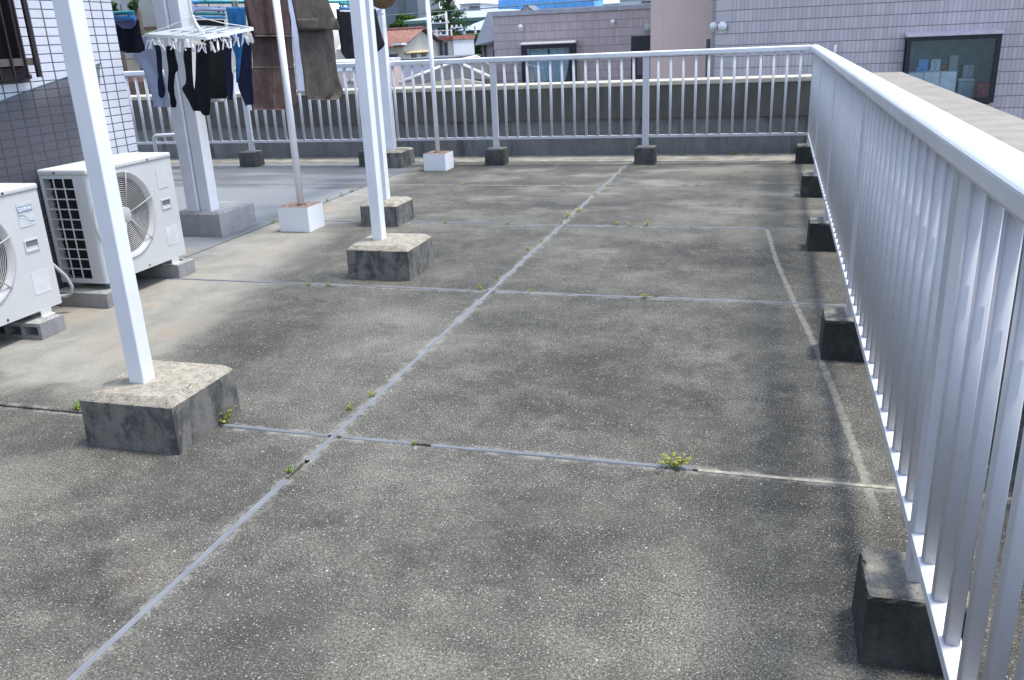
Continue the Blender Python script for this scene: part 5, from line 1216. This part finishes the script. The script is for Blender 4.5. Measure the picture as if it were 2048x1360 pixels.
# --- flat roofed house with a rust red edge
fl = thing('house', (-15, 41, GZ), 'small flat roofed white house with rust red roof edge behind the far round pole', 'house')
B().box(-15.6, -14.42, 40.0, 43, GZ, 1.50).build('wall', simple('pale_wall', (0.56, 0.57, 0.60), .8, 0, .08), fl)
B().box(-15.75, -14.36, 39.8, 43, 1.50, 1.68).build('roof_edge', simple('rust_edge', (0.33, 0.12, 0.09), .8, 0, .2, 3), fl)
b = B().box(-15.1, -14.95, 39.96, 40.0, .7, 1.40); b.box(-14.88, -14.72, 39.96, 40, .7, 1.40); b.build('window', pane_m, fl)
B().box(-14.66, -14.52, 39.93, 39.98, .6, 1.45).build('pillar', simple('cream_pillar', (0.66, 0.62, 0.52), .8), fl)
for x, y in ((-15.3, 40.2), (-14.50, 40.0)): B().box(x - .03, x + .03, y, y + .06, 1.68, 1.98).build('rail_post', lampw, fl)
B().box(-15.6, -14.5, 40.1, 40.14, 1.90, 1.94).build('roof_rail', lampw, fl)
# --- large grey blue house with a flat grey green roof
bh = thing('house', (-21.5, 62, GZ), 'long grey blue house with a wide pale grey green roof, behind the red roof', 'house')
B().box(-24.3, -17.2, 58.5, 68, GZ, 2.72).build('wall', simple('grey_blue_wall', (0.27, 0.31, 0.40), .8, 0, .05), bh)
b = B().add([(-25.0, 57.8, 2.74), (-16.8, 57.8, 2.78), (-16.8, 69, 2.78), (-25, 69, 2.74), (-22.0, 61.5, 3.30), (-18.0, 61.5, 3.32), (-18, 66, 3.32), (-22, 66, 3.3)], [(0, 1, 5, 4), (1, 2, 6, 5), (2, 3, 7, 6), (3, 0, 4, 7), (4, 5, 6, 7), (0, 3, 2, 1)])
b.build('roof', simple('grey_green_roof', (0.33, 0.36, 0.34), .8, 0, .08), bh)
B().box(-25.05, -16.8, 57.72, 57.8, 2.60, 2.80).build('eave', simple('green_eave', (0.10, 0.20, 0.17), .7), bh)
B().box(-24.12, -23.72, 58.44, 58.5, 2.16, 2.40).build('window', pane_m, bh)
B().box(-24.3, -17.2, 58.46, 58.5, 1.55, 1.60).build('wall_band', simple('grey_band', (0.16, 0.18, 0.22), .8), bh)
gb = thing('building', (-30, 73, GZ), 'dark grey block with a narrow dark window strip, high behind the bright shrubs', 'building')
B().box(-32.0, -28.5, 71, 76, GZ, 5.8).build('wall', simple('dark_grey_wall', (0.15, 0.165, 0.19), .8, 0, .08), gb)
B().box(-30.1, -29.6, 70.94, 71, 3.4, 4.9).build('window', pane_m, gb)
# terraced porch right of it
pt = thing('house', (-17.6, 54, GZ), 'pale blue roofed porch house stepped on the slope, left of the steep dark roof', 'house')
b = B().add([(-18.6, 52, 1.98), (-15.2, 52, 1.98), (-15.2, 55, 2.6), (-17.6, 55, 2.6)], [(0, 1, 2, 3)]); b.build('roof', simple('pale_blue_roof', (0.34, 0.44, 0.52), .6), pt)
B().box(-18.3, -15.2, 53.0, 56, GZ, 1.95).build('wall', simple('shaded_porch_wall', (0.10, 0.11, 0.13), .9), pt)
B().box(-18.9, -15.2, 51.6, 52.2, 1.25, 1.48).build('retaining_wall', simple('grey_retaining_wall', (0.42, 0.45, 0.50), .8), pt)
for x in (-18.6, -18.0, -17.3): B().box(x - .06, x + .06, 51.9, 52.0, 1.48, 2.2).build('porch_post', lampw, pt)
B().box(-18.6, -15.2, 51.88, 51.95, 1.74, 1.79).build('porch_rail', simple('yellowish_rail', (0.5, 0.47, 0.3), .7), pt)
# utility pole with cross arms
up = thing('utility_pole', (-16.17, 44, GZ), 'slim utility pole with pale cross arms in front of the pine', 'utility pole')
B().tube([(-16.20, 44, GZ), (-16.16, 44, 2.85)], [.09, .055], 10).build('pole', simple('pole_concrete', (0.5, 0.49, 0.47), .7), up)
for z, a, c in ((2.30, -16.95, -16.0), (2.05, -15.95, -15.3), (1.72, -16.9, -16.1)):
    b = B().box(a, c, 43.9, 43.98, z, z + .05); b.build('cross_arm', lampw, up)
    for x in (a + .08, (a + c) / 2, c - .08): B().box(x - .035, x + .035, 43.9, 43.97, z + .052, z + .15).build('insulator', lampw, up)
# overhead wires
def wire(name, pts, r, label):
    P = []
    for i in range(25):
        t = i / 24; a = Vector(pts[0]); c = Vector(pts[1]); p = a.lerp(c, t); p.z -= pts[2] * 4 * t * (1 - t); P.append(p)
    tag(B().tube(P, r, 5).build(name, simple('wire_' + name, (0.13, 0.17, 0.18), .5), None, P[12]), label, 'wire')
wire('overhead_wire', ((-10.5, 16, 1.95), (16, 16, 2.4), .0), .010, 'thin overhead wire crossing in front of the roofs and tiled buildings')
# --- blue scaffold netting
bs_ = thing('scaffold', (-18.5, 76, 0), 'bright blue netted construction scaffold on a far rooftop', 'scaffold')
B().box(-22.8, -14.6, 75, 79, GZ, 4.45).build('netting', simple('blue_netting', (0.16, 0.44, 0.86), .8, 0, .14, .9), bs_)
for k in range(11): B().tube([(-22.75 + k * .81, 74.9, 2.5), (-22.75 + k * .81, 74.9, 4.75)], .035, 6).build('scaffold_pole', simple('scaffold_steel', (0.15, 0.28, 0.5), .5), bs_)
for i, (x0, x1, y, z, lb) in enumerate(((-33.2, -30.9, 95, 4.95, 'far white apartment block with a balcony rail, right of the pine'), (-19.2, -15.9, 100, 4.30, 'far pale roofs beyond the blue scaffold'), (-16.0, -11.0, 96, 4.55, 'far white roof beside the peach tower'))):
    o = thing('building', ((x0 + x1) / 2, y + 3, GZ), lb, 'building')
    B().box(x0, x1, y, y + 8, GZ, z).build('wall', simple('far_white_wall', (0.62, 0.64, 0.68), .8, 0, .04), o)
    B().box(x0 + (x1 - x0) * .45, x1 - .1, y - .08, y, z - .55, z - .2).build('balcony', simple('far_balcony', (0.16, 0.14, 0.15), .8, 0, .3, 3), o)
    B().box(x0 - .1, x1 + .1, y - .3, y + 8.2, z, z + .12).build('roof', simple('far_roof', (0.45, 0.46, 0.48), .8), o)
# --- bits of houses at the left, beyond the tiled house corner
lh = thing('house', (-22, 28, GZ), 'cream house with dark window and small red roof beside the tiled corner', 'house')
B().box(-24, -18.9, 26.5, 31, GZ, 2.30).build('wall', simple('cream_plaster_left', (0.48, 0.44, 0.32), .8, 0, .08), lh)
B().box(-24, -18.9, 26.3, 31, 2.32, 3.4).build('upper_wall', simple('beige_upper_wall', (0.40, 0.38, 0.35), .8, 0, .15, 2), lh)
B().box(-21.0, -20.55, 26.44, 26.5, .98, 1.42).build('window', pane_m, lh)
b = B().add([(-22, 25.3, .60), (-19.8, 25.3, .60), (-20.2, 26.5, .97), (-22, 26.5, .97)], [(0, 1, 2, 3)]); b.build('lower_roof', red, lh)
B().bbox(-21.25, -20.86, 26.0, 26.4, 1.34, 1.68, .05).build('vent_hood', lampg, lh)
B().box(-24, -18.9, 26.2, 26.29, 2.30, 2.36).build('balcony_ledge', simple('brown_ledge', (0.2, 0.12, 0.1), .8), lh)
lw = thing('house', (-14.3, 19, GZ), 'white gabled wall and red roof just beyond the left end of the far railing', 'house')
b = B().prism([(-15.6, GZ), (-12.6, GZ), (-12.6, 1.05), (-14.75, .45), (-15.6, .45)], 1, 18, 20); b.build('wall', simple('white_gable', (0.66, 0.68, 0.70), .8, 0, .04), lw)
B().box(-16.5, -13.9, 20.2, 22, .5, 1.02).build('roof', red, lw)
B().box(-16.5, -13.6, 20.15, 20.2, GZ, .82).build('eaves_wall', simple('brown_eaves', (0.12, 0.08, 0.06), .8), lw)
pk = thing('house', (-11, 23, GZ), 'pale pink wall with a white top band, seen between the towel and the white posts', 'house')
B().box(-12.6, -10.7, 22, 25, GZ, .85).build('wall', simple('pale_pink_plaster', (0.60, 0.50, 0.46), .8, 0, .04), pk)
B().box(-12.6, -10.7, 21.98, 25, .852, 1.10).build('top_band', lampw, pk)
for x in (-10.98, -10.83): B().ball((x, 21.95, .60), .065).build('dome_vent', lampg, pk)

# ================================================================ TREES AND SHRUBS
def crown(name, blobs, mat, root, size, seed, pad=False):
    rnd = random.Random(seed); b = B(); V = b.v
    vs = []; fs = []
    for (cx, cy, cz), (rx, ry, rz), n in blobs:
        for i in range(n):
            while True:
                p = Vector((rnd.uniform(-1, 1), rnd.uniform(-1, 1), rnd.uniform(-1, 1)))
                if p.length <= 1: break
            if not pad and p.length < .55: p = p.normalized() * rnd.uniform(.6, 1.05)
            c = Vector((cx + p.x * rx, cy + p.y * ry, cz + p.z * rz))
            d = Vector((rnd.gauss(0, 1), rnd.gauss(0, 1), rnd.gauss(.3, .8))).normalized(); e = d.cross(Vector((rnd.gauss(0, 1), rnd.gauss(0, 1), rnd.gauss(0, 1)))).normalized()
            s = size * rnd.uniform(.6, 1.4); k = len(vs)
            if pad: vs += [c, c + d * s * 1.8 + e * s * .22, c + d * s * 1.7 - e * s * .22]; fs.append((k, k + 1, k + 2))
            else: vs += [c - d * s, c + e * s * .6, c + d * s, c - e * s * .6]; fs.append((k, k + 1, k + 2, k + 3))
    b.add(vs, fs); return b.build(name, mat, root)
lf_a = leaf_mat('bright_leaves', (0.06, 0.12, 0.03), (0.13, 0.20, 0.045), (0.04, 0.085, 0.03))
lf_b = leaf_mat('dark_leaves', (0.03, 0.07, 0.03), (0.07, 0.12, 0.04), (0.025, 0.05, 0.028))
lf_p = leaf_mat('pine_needles', (0.035, 0.085, 0.05), (0.075, 0.13, 0.055), (0.025, 0.06, 0.045))
bark = simple('bark', (0.09, 0.07, 0.055), .9, 0, .2)
pine = thing('pine_tree', (-18.2, 50, GZ), 'tall dark pine with layered branches rising beyond the roofs', 'tree')
B().tube([(-18.3, 50, GZ), (-18.25, 50, 0), (-18.15, 50, 2.4), (-18.2, 50, 4.0), (-18.3, 50, 6.4)], [.24, .2, .16, .12, .04], 9).build('trunk', bark, pine)
rnd = random.Random(4); bl = []
for k in range(32):
    z = 1.75 + k * .15; a = rnd.uniform(0, 6.28); L = max(.35, 1.25 - abs(z - 3.0) * .12) * rnd.uniform(.55, 1.0)
    ex = -18.2 + math.cos(a) * L; ey = 50 + math.sin(a) * L
    B().tube([(-18.2, 50, z - .1), (-18.2 + math.cos(a) * L * .6, 50 + math.sin(a) * L * .6, z), (ex, ey, z + .12)], [.05, .035, .015], 5).build('branch', bark, pine)
    bl.append(((ex, ey, z + .14), (.40, .40, .12), 85)); bl.append(((-18.2 + math.cos(a) * L * .6, 50 + math.sin(a) * L * .6, z + .1), (.34, .34, .12), 60))
crown('crown', bl, lf_p, pine, .12, 9, True)
def shrub(x, y, z, rx, rz, n, mat, label, seed, size=.13, cat='shrub', group='trees and shrubs on the slope'):
    o = thing('leafy_tree' if cat == 'tree' else 'shrub', (x, y, GZ), label, cat, group); rnd = random.Random(seed)
    b = B()
    b.tube([(x, y, GZ), (x + .1, y, z - rz * .6), (x, y, z)], [.14, .1, .05], 7)
    for k in range(4):
        a = k * 1.6; b.tube([(x, y, z - rz * .5), (x + math.cos(a) * rx * .7, y + math.sin(a) * rx * .6, z + rz * .3)], [.06, .02], 5)
    b.build('trunk', bark, o)
    bl = [((x + rnd.uniform(-.65, .65) * rx, y + rnd.uniform(-.5, .5) * rx, z + rnd.uniform(-.6, .55) * rz), (rx * rnd.uniform(.28, .5), rx * .42, rz * rnd.uniform(.28, .5)), n // 9) for k in range(9)]
    crown('crown', bl, mat, o, size, seed)
    return o
shrub(-21.0, 49, 2.25, .50, .45, 800, lf_a, 'bright green shrub left of the grey blue house, above the red roof', 21)
shrub(-28.6, 68.5, 3.0, 1.1, .75, 1100, lf_a, 'sunlit yellow green bush under the brown woven hat', 22)
shrub(-26.2, 70, 3.55, 1.2, .50, 900, lf_a, 'low sunlit hedge bush behind the grey green roof', 23)
shrub(-16.3, 46.5, .95, .75, .60, 1300, lf_a, 'yellow green bush below the stepped porch, beside the steep dark roof', 24)
shrub(-15.2, 46, 1.05, .70, .75, 1200, lf_b, 'dark bush against the left edge of the steep dark roof', 25)
shrub(-17.6, 48.5, 1.25, 1.0, .60, 1300, lf_b, 'dark spreading foliage under the pine', 26, cat='tree')
shrub(-21.05, 25.6, 2.95, .30, .22, 260, lf_b, 'small green potted plant on the ledge of the cream house, left one', 27, .05, 'plant', 'balcony plants')
shrub(-20.15, 25.6, 2.98, .22, .24, 260, lf_b, 'small green plant on the ledge of the cream house beside the white posts', 28, .05, 'plant', 'balcony plants')
# wooded slope under the houses
b = B(); N = 24; vs = []; fs = []
for i in range(N + 1):
    for j in range(7):
        x = -40 + i * 2.0; y = 44 + j * 6; vs.append((x, y, GZ + (j / 6) ** .8 * 7.6 + .25 * math.sin(x * 1.3 + j)))
fs = [(i * 7 + j, i * 7 + 7 + j, i * 7 + 8 + j, i * 7 + j + 1) for i in range(N) for j in range(6)]
hm = NT('green_slope'); hm.bsdf(hm.mix(hm.mr(hm.noise(1.4, 6.0), .35, .65), (0.035, 0.06, 0.025), (0.09, 0.12, 0.045)), .95)
tag(b.add(vs, fs, True).build('hill', hm.m), kind='structure')
